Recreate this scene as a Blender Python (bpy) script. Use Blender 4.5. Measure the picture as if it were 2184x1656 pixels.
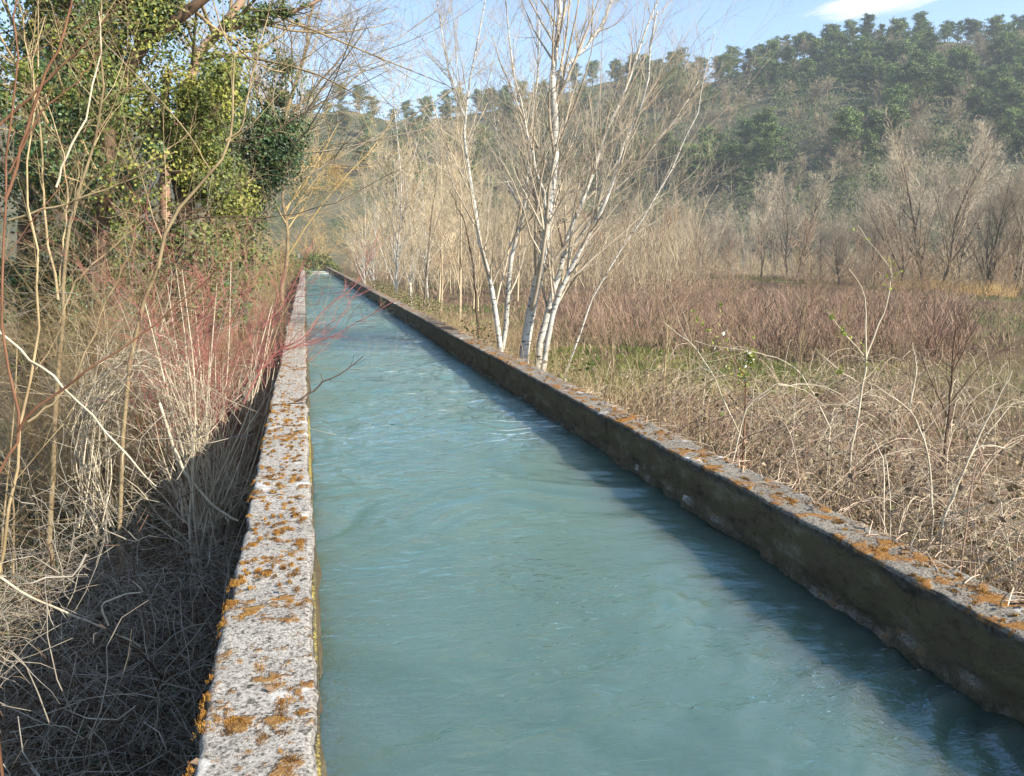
import bpy, math
import numpy as np

R = math.radians
S = bpy.context.scene
for o in list(bpy.data.objects):
    bpy.data.objects.remove(o)

# ------------------------------------------------------------------ camera
EYE = np.array([0.0, 0.0, 1.6])
YAW, PITCH, FPX = R(13.64), R(8.93), 1800.0
cam_d = bpy.data.cameras.new('camera')
cam_d.sensor_width = 36.0
cam_d.lens = 36.0 * FPX / 2184.0
cam_d.clip_start = 0.05
cam_d.clip_end = 9000
cam = bpy.data.objects.new('camera', cam_d)
S.collection.objects.link(cam)
cam.location = EYE
cam.rotation_euler = (R(90) - PITCH, 0, -YAW)
S.camera = cam
cF = np.array([math.sin(YAW)*math.cos(PITCH), math.cos(YAW)*math.cos(PITCH), -math.sin(PITCH)])
cR = np.array([math.cos(YAW), -math.sin(YAW), 0.0])
cU = np.cross(cR, cF)

# ------------------------------------------------------------------ sky, sun, exposure
SUN_EL, SUN_AZ = R(34), R(131)
W = bpy.data.worlds.new('World'); S.world = W; W.use_nodes = True
nt = W.node_tree; nt.nodes.clear()
wo = nt.nodes.new('ShaderNodeOutputWorld'); bg = nt.nodes.new('ShaderNodeBackground')
sky = nt.nodes.new('ShaderNodeTexSky'); sky.sky_type = 'NISHITA'; sky.sun_disc = False
sky.sun_elevation = SUN_EL; sky.sun_rotation = SUN_AZ
sky.air_density = 1.0; sky.dust_density = .7; sky.ozone_density = 2.6; sky.altitude = 200
bg.inputs[1].default_value = 0.13
nt.links.new(sky.outputs[0], bg.inputs[0]); nt.links.new(bg.outputs[0], wo.inputs[0])
sd = bpy.data.lights.new('sun', 'SUN'); sd.energy = 5.0; sd.angle = R(0.5); sd.color = (1.0, 0.92, 0.80)
sun = bpy.data.objects.new('sun', sd); S.collection.objects.link(sun)
sun.location = (60, -40, 60)
sun.rotation_euler = (R(90) - SUN_EL, 0, math.pi - SUN_AZ)
S.view_settings.view_transform = 'Standard'; S.view_settings.look = 'None'
S.view_settings.gamma = 1.0; S.view_settings.exposure = 1.05
S.view_settings.use_curve_mapping = False
try:
    S.cycles.max_bounces = 6; S.cycles.diffuse_bounces = 3; S.cycles.glossy_bounces = 3
    S.cycles.transmission_bounces = 2; S.cycles.volume_bounces = 1
    S.cycles.use_denoising = True; S.cycles.caustics_reflective = False; S.cycles.caustics_refractive = False
except Exception:
    pass

# ------------------------------------------------------------------ helpers
rng = np.random.default_rng(7)

def PX(px, py, t):
    """world point seen at photo pixel (px,py), t metres in front of the eye"""
    dx, dy = (px - 1092.0)/FPX, (828.0 - py)/FPX
    return EYE + t*(cF + dx*cR + dy*cU)

def PXZ(px, py, z):
    dx, dy = (px - 1092.0)/FPX, (828.0 - py)/FPX
    d = cF + dx*cR + dy*cU
    return EYE + d*((z - EYE[2])/d[2])

def nrm(a):
    return a/np.maximum(np.linalg.norm(a, axis=-1, keepdims=True), 1e-9)

def _h(ix, iy, iz, s):
    n = (ix*374761393 + iy*668265263 + iz*2147483647 + s*1274126177) & 0xFFFFFFFF
    n = ((n ^ (n >> 13))*1274126177) & 0xFFFFFFFF
    n = n ^ (n >> 16)
    return (n & 0xFFFF)/65535.0

def noise(p, s=0):
    """value noise 0..1 for (...,3) points"""
    p = np.asarray(p, float); i = np.floor(p).astype(np.int64); f = p - i
    f = f*f*(3 - 2*f)
    x, y, z = i[..., 0], i[..., 1], i[..., 2]; fx, fy, fz = f[..., 0], f[..., 1], f[..., 2]
    def L(a, b, t): return a + (b - a)*t
    c = [[[_h(x+a, y+b, z+c_, s) for c_ in (0, 1)] for b in (0, 1)] for a in (0, 1)]
    return L(L(L(c[0][0][0], c[1][0][0], fx), L(c[0][1][0], c[1][1][0], fx), fy),
             L(L(c[0][0][1], c[1][0][1], fx), L(c[0][1][1], c[1][1][1], fx), fy), fz)

def fbm(p, s=0, o=4):
    p = np.asarray(p, float); a, v, n = .5, 0, 0
    for k in range(o):
        v = v + a*noise(p, s + k); n += a; p = p*2.03; a *= .5
    return v/n

class Geo:
    def __init__(s): s.v, s.f, s.m, s.n = [], [], [], 0
    def add(s, v, f, mat=0):
        v = np.asarray(v, float).reshape(-1, 3); f = np.asarray(f, np.int64)
        s.v.append(v); s.f.append(f + s.n); s.m.append(np.full(len(f), mat, np.int32)); s.n += len(v)
        return s
    def mesh(s, name, mats, smooth=True):
        me = bpy.data.meshes.new(name)
        V = np.concatenate(s.v)
        lens = np.concatenate([np.full(len(f), f.shape[1], np.int32) for f in s.f])
        loops = np.concatenate([f.ravel() for f in s.f]).astype(np.int32)
        me.vertices.add(len(V)); me.vertices.foreach_set('co', V.astype(np.float32).ravel())
        me.loops.add(len(loops)); me.loops.foreach_set('vertex_index', loops)
        me.polygons.add(len(lens))
        me.polygons.foreach_set('loop_start', np.concatenate([[0], np.cumsum(lens)[:-1]]).astype(np.int32))
        me.polygons.foreach_set('material_index', np.concatenate(s.m))
        me.polygons.foreach_set('use_smooth', np.full(len(lens), smooth))
        for m in (mats if isinstance(mats, (list, tuple)) else [mats]): me.materials.append(m)
        me.update(calc_edges=True)
        return me

def link(name, data, parent=None, loc=None):
    o = bpy.data.objects.new(name, data); S.collection.objects.link(o)
    if parent is not None: o.parent = parent
    if loc is not None: o.location = loc
    if parent is not None and name in ('twigs', 'leaf_buds', 'blossom', 'foliage', 'ivy'): o['kind'] = 'stuff'
    return o

def tag(o, label=None, cat=None, group=None, kind=None):
    if label: o['label'] = label
    if cat: o['category'] = cat
    if group: o['group'] = group
    if kind: o['kind'] = kind
    return o

def tubes(P, Rd, S_=4):
    """P (M,K,3), Rd (M,K) -> verts, quads"""
    M, K, _ = P.shape
    T = nrm(np.gradient(P, axis=1))
    ref = np.where(np.abs(T[:, :1, 2:3]) > .85, np.array([1., .13, .07]), np.array([.09, .06, 1.]))
    U = nrm(np.cross(T, np.broadcast_to(ref, T.shape))); Vv = np.cross(T, U)
    a = np.arange(S_)*2*math.pi/S_
    ring = U[:, :, None]*np.cos(a)[None, None, :, None] + Vv[:, :, None]*np.sin(a)[None, None, :, None]
    V = P[:, :, None] + ring*Rd[:, :, None, None]
    idx = np.arange(M*K*S_).reshape(M, K, S_)
    A = idx[:, :-1]; B = idx[:, 1:]
    F = np.stack([A, np.roll(A, -1, 2), np.roll(B, -1, 2), B], -1).reshape(-1, 4)
    return V.reshape(-1, 3), F

def ribbons(P, Rd):
    """one blade-like strip per twig, for twigs thinner than a pixel"""
    M, K, _ = P.shape; T = nrm(np.gradient(P, axis=1)); W_ = nrm(np.cross(T, nrm(rng.normal(size=(M, 1, 3)))))*Rd[..., None]*1.25
    V = np.stack([P - W_, P + W_], 2); I = np.arange(M*K*2).reshape(M, K, 2)
    return V.reshape(-1, 3), np.stack([I[:, :-1, 0], I[:, :-1, 1], I[:, 1:, 1], I[:, 1:, 0]], -1).reshape(-1, 4)

def at(P, t):
    M, K, _ = P.shape; x = np.clip(t, 0, .9999)*(K - 1); i = x.astype(int); f = (x - i)
    return i, f

def grow(P, Rd, n, t=(.2, .95), ang=(30, 60), ln=(.3, .6), ratio=.6, up=.0, wob=.12, K=6, g=None, tip=.25,
         shape=None, rmin=.0015, spin=None, hang=None):
    g = g or rng
    M, KP, _ = P.shape
    idx = np.repeat(np.arange(M), n)
    tt = g.uniform(t[0], t[1], len(idx))
    i, f = at(P, tt)
    i = i.clip(0, KP - 2)
    a, b = P[idx, i], P[idx, i + 1]
    pos = a + (b - a)*f[:, None]; T = nrm(b - a)
    r0 = Rd[idx, i]*(1 - f) + Rd[idx, i + 1]*f
    L = np.linalg.norm(np.diff(P, axis=1), axis=2).sum(1)[idx]
    sh = np.ones_like(tt) if shape is None else shape(tt)
    length = L*g.uniform(ln[0], ln[1], len(idx))*sh
    ref = nrm(g.normal(size=(len(idx), 3)))
    U = nrm(np.cross(T, ref))
    an = np.radians(g.uniform(ang[0], ang[1], len(idx)))[:, None]
    d = nrm(T*np.cos(an) + U*np.sin(an))
    out = np.zeros((len(idx), K, 3)); out[:, 0] = pos
    st = (length/(K - 1))[:, None]
    for k in range(1, K):
        d = d + g.normal(size=d.shape)*wob; d[:, 2] += up
        d = nrm(d); pos = pos + d*st; out[:, k] = pos
    r0 = np.maximum(r0*ratio*g.uniform(.75, 1.05, len(idx)), rmin)
    rd = r0[:, None]*np.linspace(1, tip, K)[None]
    return out, np.maximum(rd, rmin*.6)

def spline(pts, K):
    """Catmull-Rom through points (n,3) -> (K,3)"""
    p = np.asarray(pts, float); p = np.vstack([2*p[0] - p[1], p, 2*p[-1] - p[-2]])
    n = len(p) - 3
    t = np.linspace(0, n - 1e-6, K); i = t.astype(int); f = (t - i)[:, None]
    a, b, c, d = p[i], p[i+1], p[i+2], p[i+3]
    return .5*(2*b + (c - a)*f + (2*a - 5*b + 4*c - d)*f**2 + (3*b - a - 3*c + d)*f**3)

def leaves(C, size, g, normal=None, aspect=1.3, jit=1.0):
    """diamond leaves at centres C; size array; normal optional bias"""
    n = len(C)
    N = nrm(g.normal(size=(n, 3))*jit + (0 if normal is None else normal))
    U = nrm(np.cross(N, nrm(g.normal(size=(n, 3))))); V = np.cross(N, U)
    s = np.broadcast_to(size, (n,))[:, None]
    q = np.stack([C - U*s*aspect*.5, C + V*s*.5 + N*s*.12, C + U*s*aspect*.5, C - V*s*.5 + N*s*.12], 1)
    return q.reshape(-1, 3), np.arange(n*4).reshape(n, 4)

# ------------------------------------------------------------------ materials
def mat(name, c1, c2=None, scale=8.0, rough=.85, c3=None, spec=.25, bump=0.0, bscale=40., obj_rand=0.0, detail=4.0, lo=.35, hi=.65, trans=0.0, stretch=None):
    m = bpy.data.materials.new(name); m.use_nodes = True
    t = m.node_tree; b = t.nodes['Principled BSDF']
    b.inputs['Roughness'].default_value = rough
    b.inputs['Specular IOR Level'].default_value = spec
    tc = t.nodes.new('ShaderNodeTexCoord'); nz = t.nodes.new('ShaderNodeTexNoise')
    nz.inputs['Scale'].default_value = scale; nz.inputs['Detail'].default_value = detail
    vec = tc.outputs['Object']
    if stretch:
        mp = t.nodes.new('ShaderNodeMapping'); mp.inputs['Scale'].default_value = stretch
        t.links.new(vec, mp.inputs[0]); vec = mp.outputs[0]
    t.links.new(vec, nz.inputs['Vector'])
    cr = t.nodes.new('ShaderNodeValToRGB'); e = cr.color_ramp.elements
    e[0].position = lo; e[0].color = (*c1, 1); e[1].position = hi; e[1].color = (*(c2 or c1), 1)
    if c3:
        x = e.new((lo + hi)/2); x.color = (*c3, 1)
    t.links.new(nz.outputs['Fac'], cr.inputs[0])
    col = cr.outputs[0]
    if obj_rand:
        oi = t.nodes.new('ShaderNodeObjectInfo'); mr = t.nodes.new('ShaderNodeMapRange')
        mr.inputs['To Min'].default_value = 1 - obj_rand; mr.inputs['To Max'].default_value = 1 + obj_rand
        t.links.new(oi.outputs['Random'], mr.inputs['Value'])
        hs = t.nodes.new('ShaderNodeHueSaturation'); t.links.new(mr.outputs[0], hs.inputs['Value'])
        t.links.new(col, hs.inputs['Color']); col = hs.outputs[0]
    t.links.new(col, b.inputs['Base Color'])
    if bump:
        n2 = t.nodes.new('ShaderNodeTexNoise'); n2.inputs['Scale'].default_value = bscale; n2.inputs['Detail'].default_value = 6
        t.links.new(vec, n2.inputs['Vector'])
        bp = t.nodes.new('ShaderNodeBump'); bp.inputs['Strength'].default_value = bump; bp.inputs['Distance'].default_value = .02
        t.links.new(n2.outputs['Fac'], bp.inputs['Height']); t.links.new(bp.outputs[0], b.inputs['Normal'])
    if trans:
        tr = t.nodes.new('ShaderNodeBsdfTranslucent'); mx = t.nodes.new('ShaderNodeMixShader'); mx.inputs[0].default_value = trans
        t.links.new(col, tr.inputs[0]); t.links.new(b.outputs[0], mx.inputs[1]); t.links.new(tr.outputs[0], mx.inputs[2])
        t.links.new(mx.outputs[0], t.nodes['Material Output'].inputs['Surface'])
    return m

M_tan = mat('tan bark', (.20, .145, .075), (.38, .29, .16), 3, obj_rand=.25)
M_gold = mat('golden bark', (.25, .165, .065), (.42, .30, .13), 3)
M_dark = mat('dark brown bark', (.07, .045, .028), (.14, .09, .055), 5)
M_redbrown = mat('red brown bark', (.12, .055, .03), (.22, .11, .06), 5)
M_grey = mat('grey dead stem', (.20, .17, .13), (.36, .32, .25), 4)
M_pale = mat('pale dead stem', (.40, .335, .23), (.60, .52, .375), 4)
M_pink = mat('pinkish bark', (.30, .18, .12), (.46, .30, .21), 3, bump=.4)
M_red = mat('red twig', (.24, .07, .065), (.40, .165, .13), 3)
M_osier = mat('osier twig', (.20, .125, .09), (.35, .245, .17), 1.2, c3=(.27, .18, .125))
M_yel = mat('willow twig', (.38, .25, .09), (.52, .38, .17), 1.5)
M_wood = mat('hazy wood twig', (.38, .29, .18), (.60, .49, .32), .6, obj_rand=.22)
M_wood2 = mat('treeline twig', (.34, .275, .195), (.52, .44, .32), .35, obj_rand=.18)
M_bank2 = mat('darker bank wood twig', (.17, .13, .085), (.30, .235, .155), .5)
M_bank = mat('bank wood twig', (.29, .225, .145), (.47, .385, .255), .5)
M_woodtr = mat('treeline trunk', (.10, .08, .06), (.22, .18, .13), 1.2)
M_hilltree = mat('bare hillside twig', (.22, .18, .11), (.38, .31, .20), .3, obj_rand=.2)
M_ivy = mat('dark ivy leaf', (.018, .045, .013), (.075, .13, .035), 1.1, rough=.45, spec=.4, c3=(.05, .10, .028), lo=.4, hi=.62)
M_ivyy = mat('yellow green ivy leaf', (.13, .16, .03), (.40, .37, .075), 1.4, rough=.5, spec=.35, trans=.25, c3=(.24, .26, .05))
M_ivym = mat('mid ivy leaf', (.05, .085, .02), (.18, .21, .05), 1.3, rough=.5, spec=.35, trans=.15)
M_leafbr = mat('bramble leaf', (.09, .095, .035), (.30, .25, .13), 9, c3=(.21, .145, .09), rough=.5)
M_cane = mat('bramble cane', (.36, .26, .18), (.58, .46, .33), 5)
M_bud = mat('spring bud leaf', (.22, .27, .05), (.38, .40, .10), 9, trans=.3)
M_petal = mat('white blossom', (.75, .72, .62), (.85, .84, .78), 9, trans=.2)
M_grass = mat('green grass', (.12, .155, .035), (.32, .31, .11), .5, c3=(.21, .235, .065), trans=.2)
M_dry = mat('dry grass', (.34, .27, .15), (.54, .45, .29), .6, c3=(.43, .35, .21), trans=.15)
M_litter = mat('leaf litter', (.10, .065, .04), (.30, .22, .14), 14, c3=(.19, .13, .08))
M_reed = mat('orange reed', (.42, .25, .09), (.58, .40, .18), .8)
M_moss = mat('orange moss', (.22, .10, .022), (.40, .22, .045), 18, c3=(.31, .155, .03))
M_mossd = mat('brown moss', (.11, .055, .02), (.24, .13, .035), 18)
M_mossg = mat('yellow moss', (.24, .19, .05), (.42, .35, .11), 14)
M_pine = mat('pine needles', (.055, .105, .03), (.20, .245, .07), .35, obj_rand=.35, c3=(.115, .165, .05), rough=.7)
M_pinetr = mat('pine trunk', (.16, .11, .08), (.24, .18, .13), 1)
M_teal = mat('teal mesh sheet', (.03, .13, .11), (.06, .20, .16), 2)
M_bridge = mat('weathered wood', (.42, .39, .34), (.58, .55, .48), 4)

# white poplar bark: pale with dark horizontal marks
def poplar_bark():
    m = mat('poplar bark', (.40, .38, .325), (.60, .575, .51), 2.5, rough=.8, bump=.3, bscale=25)
    t = m.node_tree; b = t.nodes['Principled BSDF']
    base = b.inputs['Base Color'].links[0].from_socket
    tc = t.nodes.new('ShaderNodeTexCoord'); mp = t.nodes.new('ShaderNodeMapping'); mp.inputs['Scale'].default_value = (3, 3, 9)
    nz = t.nodes.new('ShaderNodeTexNoise'); nz.inputs['Scale'].default_value = 2.2; nz.inputs['Detail'].default_value = 5; nz.inputs['Roughness'].default_value = .7
    t.links.new(tc.outputs['Object'], mp.inputs[0]); t.links.new(mp.outputs[0], nz.inputs['Vector'])
    cr = t.nodes.new('ShaderNodeValToRGB'); cr.color_ramp.elements[0].position = .38; cr.color_ramp.elements[1].position = .46
    cr.color_ramp.elements[0].color = (.15, .13, .10, 1); cr.color_ramp.elements[1].color = (1, 1, 1, 1)
    t.links.new(nz.outputs['Fac'], cr.inputs[0])
    mx = t.nodes.new('ShaderNodeMix'); mx.data_type = 'RGBA'; mx.blend_type = 'MULTIPLY'; mx.inputs[0].default_value = 1
    t.links.new(base, mx.inputs[6]); t.links.new(cr.outputs[0], mx.inputs[7]); t.links.new(mx.outputs[2], b.inputs['Base Color'])
    return m
M_poplar = poplar_bark()
M_poptwig = mat('poplar twig', (.30, .24, .17), (.50, .43, .32), 1.5)

def ground_mat():
    m = bpy.data.materials.new('field ground'); m.use_nodes = True
    t = m.node_tree; b = t.nodes['Principled BSDF']; b.inputs['Roughness'].default_value = .95; b.inputs['Specular IOR Level'].default_value = .1
    tc = t.nodes.new('ShaderNodeTexCoord')
    def nz(sc, d=6):
        n = t.nodes.new('ShaderNodeTexNoise'); n.inputs['Scale'].default_value = sc; n.inputs['Detail'].default_value = d
        t.links.new(tc.outputs['Object'], n.inputs['Vector']); return n
    a = nz(.12); c = nz(3.0); d = nz(18.)
    r1 = t.nodes.new('ShaderNodeValToRGB'); e = r1.color_ramp.elements
    e[0].position = .40; e[0].color = (.13, .095, .06, 1); e[1].position = .62; e[1].color = (.095, .105, .04, 1)
    x = e.new(.51); x.color = (.15, .12, .07, 1)
    t.links.new(a.outputs['Fac'], r1.inputs[0])
    r2 = t.nodes.new('ShaderNodeValToRGB'); e = r2.color_ramp.elements
    e[0].position = .3; e[0].color = (.45, .42, .38, 1); e[1].position = .7; e[1].color = (1.25, 1.2, 1.1, 1)
    ad = t.nodes.new('ShaderNodeMath'); ad.operation = 'MULTIPLY_ADD'; ad.inputs[1].default_value = .5; 
    hm = t.nodes.new('ShaderNodeMath'); hm.operation = 'MULTIPLY'; hm.inputs[1].default_value = .5
    t.links.new(d.outputs['Fac'], hm.inputs[0]); t.links.new(c.outputs['Fac'], ad.inputs[0]); t.links.new(hm.outputs[0], ad.inputs[2])
    t.links.new(ad.outputs[0], r2.inputs[0])
    mx = t.nodes.new('ShaderNodeMix'); mx.data_type = 'RGBA'; mx.blend_type = 'MULTIPLY'; mx.inputs[0].default_value = 1
    t.links.new(r1.outputs[0], mx.inputs[6]); t.links.new(r2.outputs[0], mx.inputs[7]); t.links.new(mx.outputs[2], b.inputs['Base Color'])
    bp = t.nodes.new('ShaderNodeBump'); bp.inputs['Strength'].default_value = .8; bp.inputs['Distance'].default_value = .08
    t.links.new(ad.outputs[0], bp.inputs['Height']); t.links.new(bp.outputs[0], b.inputs['Normal'])
    return m
M_ground = ground_mat()
M_hill = mat('hill floor', (.05, .06, .028), (.12, .105, .06), .06, detail=8, rough=1)

def concrete(name, base1, base2, dark, moss, moss_lo, moss_hi):
    """weathered concrete: top speckled and lichened, sides stained"""
    m = bpy.data.materials.new(name); m.use_nodes = True
    t = m.node_tree; b = t.nodes['Principled BSDF']; b.inputs['Roughness'].default_value = .93; b.inputs['Specular IOR Level'].default_value = .15
    tc = t.nodes.new('ShaderNodeTexCoord')
    def nz(sc, d=5, r=.6, st=None):
        n = t.nodes.new('ShaderNodeTexNoise'); n.inputs['Scale'].default_value = sc; n.inputs['Detail'].default_value = d; n.inputs['Roughness'].default_value = r
        if st:
            mp = t.nodes.new('ShaderNodeMapping'); mp.inputs['Scale'].default_value = st
            t.links.new(tc.outputs['Object'], mp.inputs[0]); t.links.new(mp.outputs[0], n.inputs['Vector'])
        else: t.links.new(tc.outputs['Object'], n.inputs['Vector'])
        return n.outputs['Fac']
    def ramp(f, stops):
        r = t.nodes.new('ShaderNodeValToRGB'); e = r.color_ramp.elements
        e[0].position, e[0].color = stops[0][0], (*stops[0][1], 1); e[1].position, e[1].color = stops[-1][0], (*stops[-1][1], 1)
        for p, c in stops[1:-1]:
            x = e.new(p); x.color = (*c, 1)
        t.links.new(f, r.inputs[0]); return r.outputs[0]
    def mix(fac, a, c, mode='MIX'):
        x = t.nodes.new('ShaderNodeMix'); x.data_type = 'RGBA'; x.blend_type = mode
        if isinstance(fac, float): x.inputs[0].default_value = fac
        else: t.links.new(fac, x.inputs[0])
        for k, v in ((6, a), (7, c)):
            if isinstance(v, tuple): x.inputs[k].default_value = (*v, 1)
            else: t.links.new(v, x.inputs[k])
        return x.outputs[2]
    big = nz(1.1, 4); spk = nz(75, 3, .75); spk2 = nz(26, 4, .7); mo = nz(5.5, 5, .65); mo2 = nz(.5, 2)
    col = ramp(big, [(.3, base1), (.7, base2)])
    sp = ramp(spk, [(.36, dark), (.46, (.75, .73, .70)), (.62, (1.15, 1.15, 1.15))])
    col = mix(1.0, col, sp, 'MULTIPLY')
    s2 = ramp(spk2, [(.36, (.25, .245, .24)), (.45, (1, 1, 1))])
    col = mix(1.0, col, s2, 'MULTIPLY')
    white = ramp(nz(2.6, 3), [(.63, (0, 0, 0)), (.68, (1, 1, 1))])
    col = mix(white, col, (.60, .58, .53))
    # lichen / moss stains
    a = t.nodes.new('ShaderNodeMath'); a.operation = 'MULTIPLY_ADD'; a.inputs[1].default_value = .35
    t.links.new(mo2, a.inputs[0]); t.links.new(mo, a.inputs[2])
    mk = ramp(a.outputs[0], [(moss_lo, (0, 0, 0)), (moss_hi, (1, 1, 1))])
    mc = ramp(nz(30, 3), [(.35, (moss[0]*.6, moss[1]*.5, moss[2]*.5)), (.65, moss)])
    col = mix(mk, col, mc)
    # sides: dark algae / mud staining below a painted top band
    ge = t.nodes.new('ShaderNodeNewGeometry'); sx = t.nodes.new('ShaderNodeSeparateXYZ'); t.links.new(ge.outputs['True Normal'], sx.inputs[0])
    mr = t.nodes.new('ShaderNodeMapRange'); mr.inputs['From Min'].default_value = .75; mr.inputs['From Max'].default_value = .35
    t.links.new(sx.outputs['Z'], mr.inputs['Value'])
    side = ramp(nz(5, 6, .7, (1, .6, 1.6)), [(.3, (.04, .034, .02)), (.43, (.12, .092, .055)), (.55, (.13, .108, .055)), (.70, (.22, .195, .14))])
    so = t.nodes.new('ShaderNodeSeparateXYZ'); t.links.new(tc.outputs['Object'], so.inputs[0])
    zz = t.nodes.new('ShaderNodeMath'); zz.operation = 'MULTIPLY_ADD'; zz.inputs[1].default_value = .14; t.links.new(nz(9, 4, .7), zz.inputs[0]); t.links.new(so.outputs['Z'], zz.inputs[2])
    bandm = t.nodes.new('ShaderNodeMapRange'); bandm.inputs['From Min'].default_value = -.01; bandm.inputs['From Max'].default_value = .05; t.links.new(zz.outputs[0], bandm.inputs['Value'])  # top band: black lichen crust and the lip's shadow line, painted in as colour
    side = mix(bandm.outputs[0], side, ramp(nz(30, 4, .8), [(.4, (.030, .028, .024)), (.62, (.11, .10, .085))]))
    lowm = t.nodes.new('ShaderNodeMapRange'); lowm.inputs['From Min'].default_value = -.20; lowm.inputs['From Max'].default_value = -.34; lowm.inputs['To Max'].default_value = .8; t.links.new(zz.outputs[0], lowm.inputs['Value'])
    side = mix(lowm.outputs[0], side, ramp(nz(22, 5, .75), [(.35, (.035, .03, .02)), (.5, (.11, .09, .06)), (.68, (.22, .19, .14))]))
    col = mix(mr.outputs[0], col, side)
    t.links.new(col, b.inputs['Base Color'])
    bp = t.nodes.new('ShaderNodeBump'); bp.inputs['Strength'].default_value = .9; bp.inputs['Distance'].default_value = .02
    hh = t.nodes.new('ShaderNodeMath'); hh.operation = 'ADD'; t.links.new(nz(40, 6, .8), hh.inputs[0]); t.links.new(mk, hh.inputs[1])
    t.links.new(hh.outputs[0], bp.inputs['Height']); t.links.new(bp.outputs[0], b.inputs['Normal'])
    return m
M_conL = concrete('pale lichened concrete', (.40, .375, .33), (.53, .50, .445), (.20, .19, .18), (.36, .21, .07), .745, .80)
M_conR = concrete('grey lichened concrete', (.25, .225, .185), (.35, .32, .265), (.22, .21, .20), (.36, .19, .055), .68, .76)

def water_mat():
    m = bpy.data.materials.new('turbid canal water'); m.use_nodes = True
    t = m.node_tree; b = t.nodes['Principled BSDF']
    b.inputs['Roughness'].default_value = .9; b.inputs['Specular IOR Level'].default_value = 0
    b.inputs['Subsurface Weight'].default_value = 1.0; b.inputs['Subsurface Radius'].default_value = (.5, 1.0, .85); b.inputs['Subsurface Scale'].default_value = 3.0
    tc = t.nodes.new('ShaderNodeTexCoord')
    def nz(sc, st, d=4, r=.55, dist=0.):
        mp = t.nodes.new('ShaderNodeMapping'); mp.inputs['Scale'].default_value = st
        n = t.nodes.new('ShaderNodeTexNoise'); n.inputs['Scale'].default_value = sc; n.inputs['Detail'].default_value = d; n.inputs['Roughness'].default_value = r
        n.inputs['Distortion'].default_value = dist
        t.links.new(tc.outputs['Object'], mp.inputs[0]); t.links.new(mp.outputs[0], n.inputs['Vector']); return n.outputs['Fac']
    cl = t.nodes.new('ShaderNodeValToRGB'); e = cl.color_ramp.elements
    e[0].position = .3; e[0].color = (.062, .106, .074, 1); e[1].position = .7; e[1].color = (.082, .132, .094, 1)
    t.links.new(nz(.5, (1, .3, 1)), cl.inputs[0]); t.links.new(cl.outputs[0], b.inputs['Base Color'])
    def mul(x, y):
        q = t.nodes.new('ShaderNodeMath'); q.operation = 'MULTIPLY'; t.links.new(x, q.inputs[0])
        if isinstance(y, float): q.inputs[1].default_value = y
        else: t.links.new(y, q.inputs[1])
        return q.outputs[0]
    def add(x, y):
        q = t.nodes.new('ShaderNodeMath'); q.operation = 'ADD'; t.links.new(x, q.inputs[0]); t.links.new(y, q.inputs[1]); return q.outputs[0]
    w1 = nz(1.3, (1.0, 1.7, 1), 3, .5, .5); w2 = nz(7.0, (.8, 1.6, 1), 4, .62, .5); w3 = nz(.45, (1, .5, 1), 2); w4 = nz(24., (.8, 1.3, 1), 3, .6)
    mm = t.nodes.new('ShaderNodeMapRange'); mm.inputs['From Min'].default_value = .38; mm.inputs['From Max'].default_value = .62
    mm.inputs['To Min'].default_value = .35; mm.inputs['To Max'].default_value = 1.0
    t.links.new(w3, mm.inputs['Value'])
    h = add(mul(w2, .16), mul(w4, .06))
    h = mul(h, mm.outputs[0])
    bp = t.nodes.new('ShaderNodeBump'); bp.inputs['Strength'].default_value = 1.0; bp.inputs['Distance'].default_value = .19
    t.links.new(h, bp.inputs['Height'])
    fr = t.nodes.new('ShaderNodeFresnel'); fr.inputs['IOR'].default_value = 2.3; t.links.new(bp.outputs[0], fr.inputs['Normal'])
    gl = t.nodes.new('ShaderNodeBsdfGlossy'); gl.inputs['Roughness'].default_value = .02; gl.inputs['Color'].default_value = (.64, .83, 1.0, 1); t.links.new(bp.outputs[0], gl.inputs['Normal'])
    mx = t.nodes.new('ShaderNodeMixShader'); t.links.new(fr.outputs[0], mx.inputs[0]); t.links.new(b.outputs[0], mx.inputs[1]); t.links.new(gl.outputs[0], mx.inputs[2])
    t.links.new(mx.outputs[0], t.nodes['Material Output'].inputs['Surface'])
    return m
M_water = water_mat()

# ------------------------------------------------------------------ ground
ZL, ZR, ZW = -2.9, -1.2, -.40
def gz(x, y):
    x = np.asarray(x, float); y = np.asarray(y, float)
    s = np.clip((x + .6)/3.6, 0, 1); s = s*s*(3 - 2*s)
    n = fbm(np.stack([x*.35, y*.35, 0*x], -1), 3, 3) - .5
    n2 = fbm(np.stack([x*.04, y*.04, 0*x], -1), 9, 2) - .5
    side = np.where((x > -.2) & (x < 3.1), 0, 1)
    return ZL + (ZR - ZL)*s + side*(n*.35 + n2*.5*np.clip((np.abs(x) - 3)/10, 0, 1)) + np.clip(-x - 9, 0, 30)*.10

def axis(lo, hi, fine_lo, fine_hi, df, ratio=1.12):
    a = list(np.arange(fine_lo, fine_hi + 1e-6, df)); d = df; x = fine_hi
    while x < hi: d *= ratio; x += d; a.append(x)
    d = df; x = fine_lo; pre = []
    while x > lo: d *= ratio; x -= d; pre.append(x)
    return np.array(pre[::-1] + a)
gx = axis(-900, 1300, -8, 14, .35); gy = axis(-60, 1500, 0, 30, .4)
X, Y = np.meshgrid(gx, gy)
G = Geo(); nI, nJ = X.shape
idx = np.arange(nI*nJ).reshape(nI, nJ)
G.add(np.stack([X, Y, gz(X, Y)], -1), np.stack([idx[:-1, :-1], idx[:-1, 1:], idx[1:, 1:], idx[1:, :-1]], -1).reshape(-1, 4))
tag(link('ground', G.mesh('ground', M_ground)), kind='structure')

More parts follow.
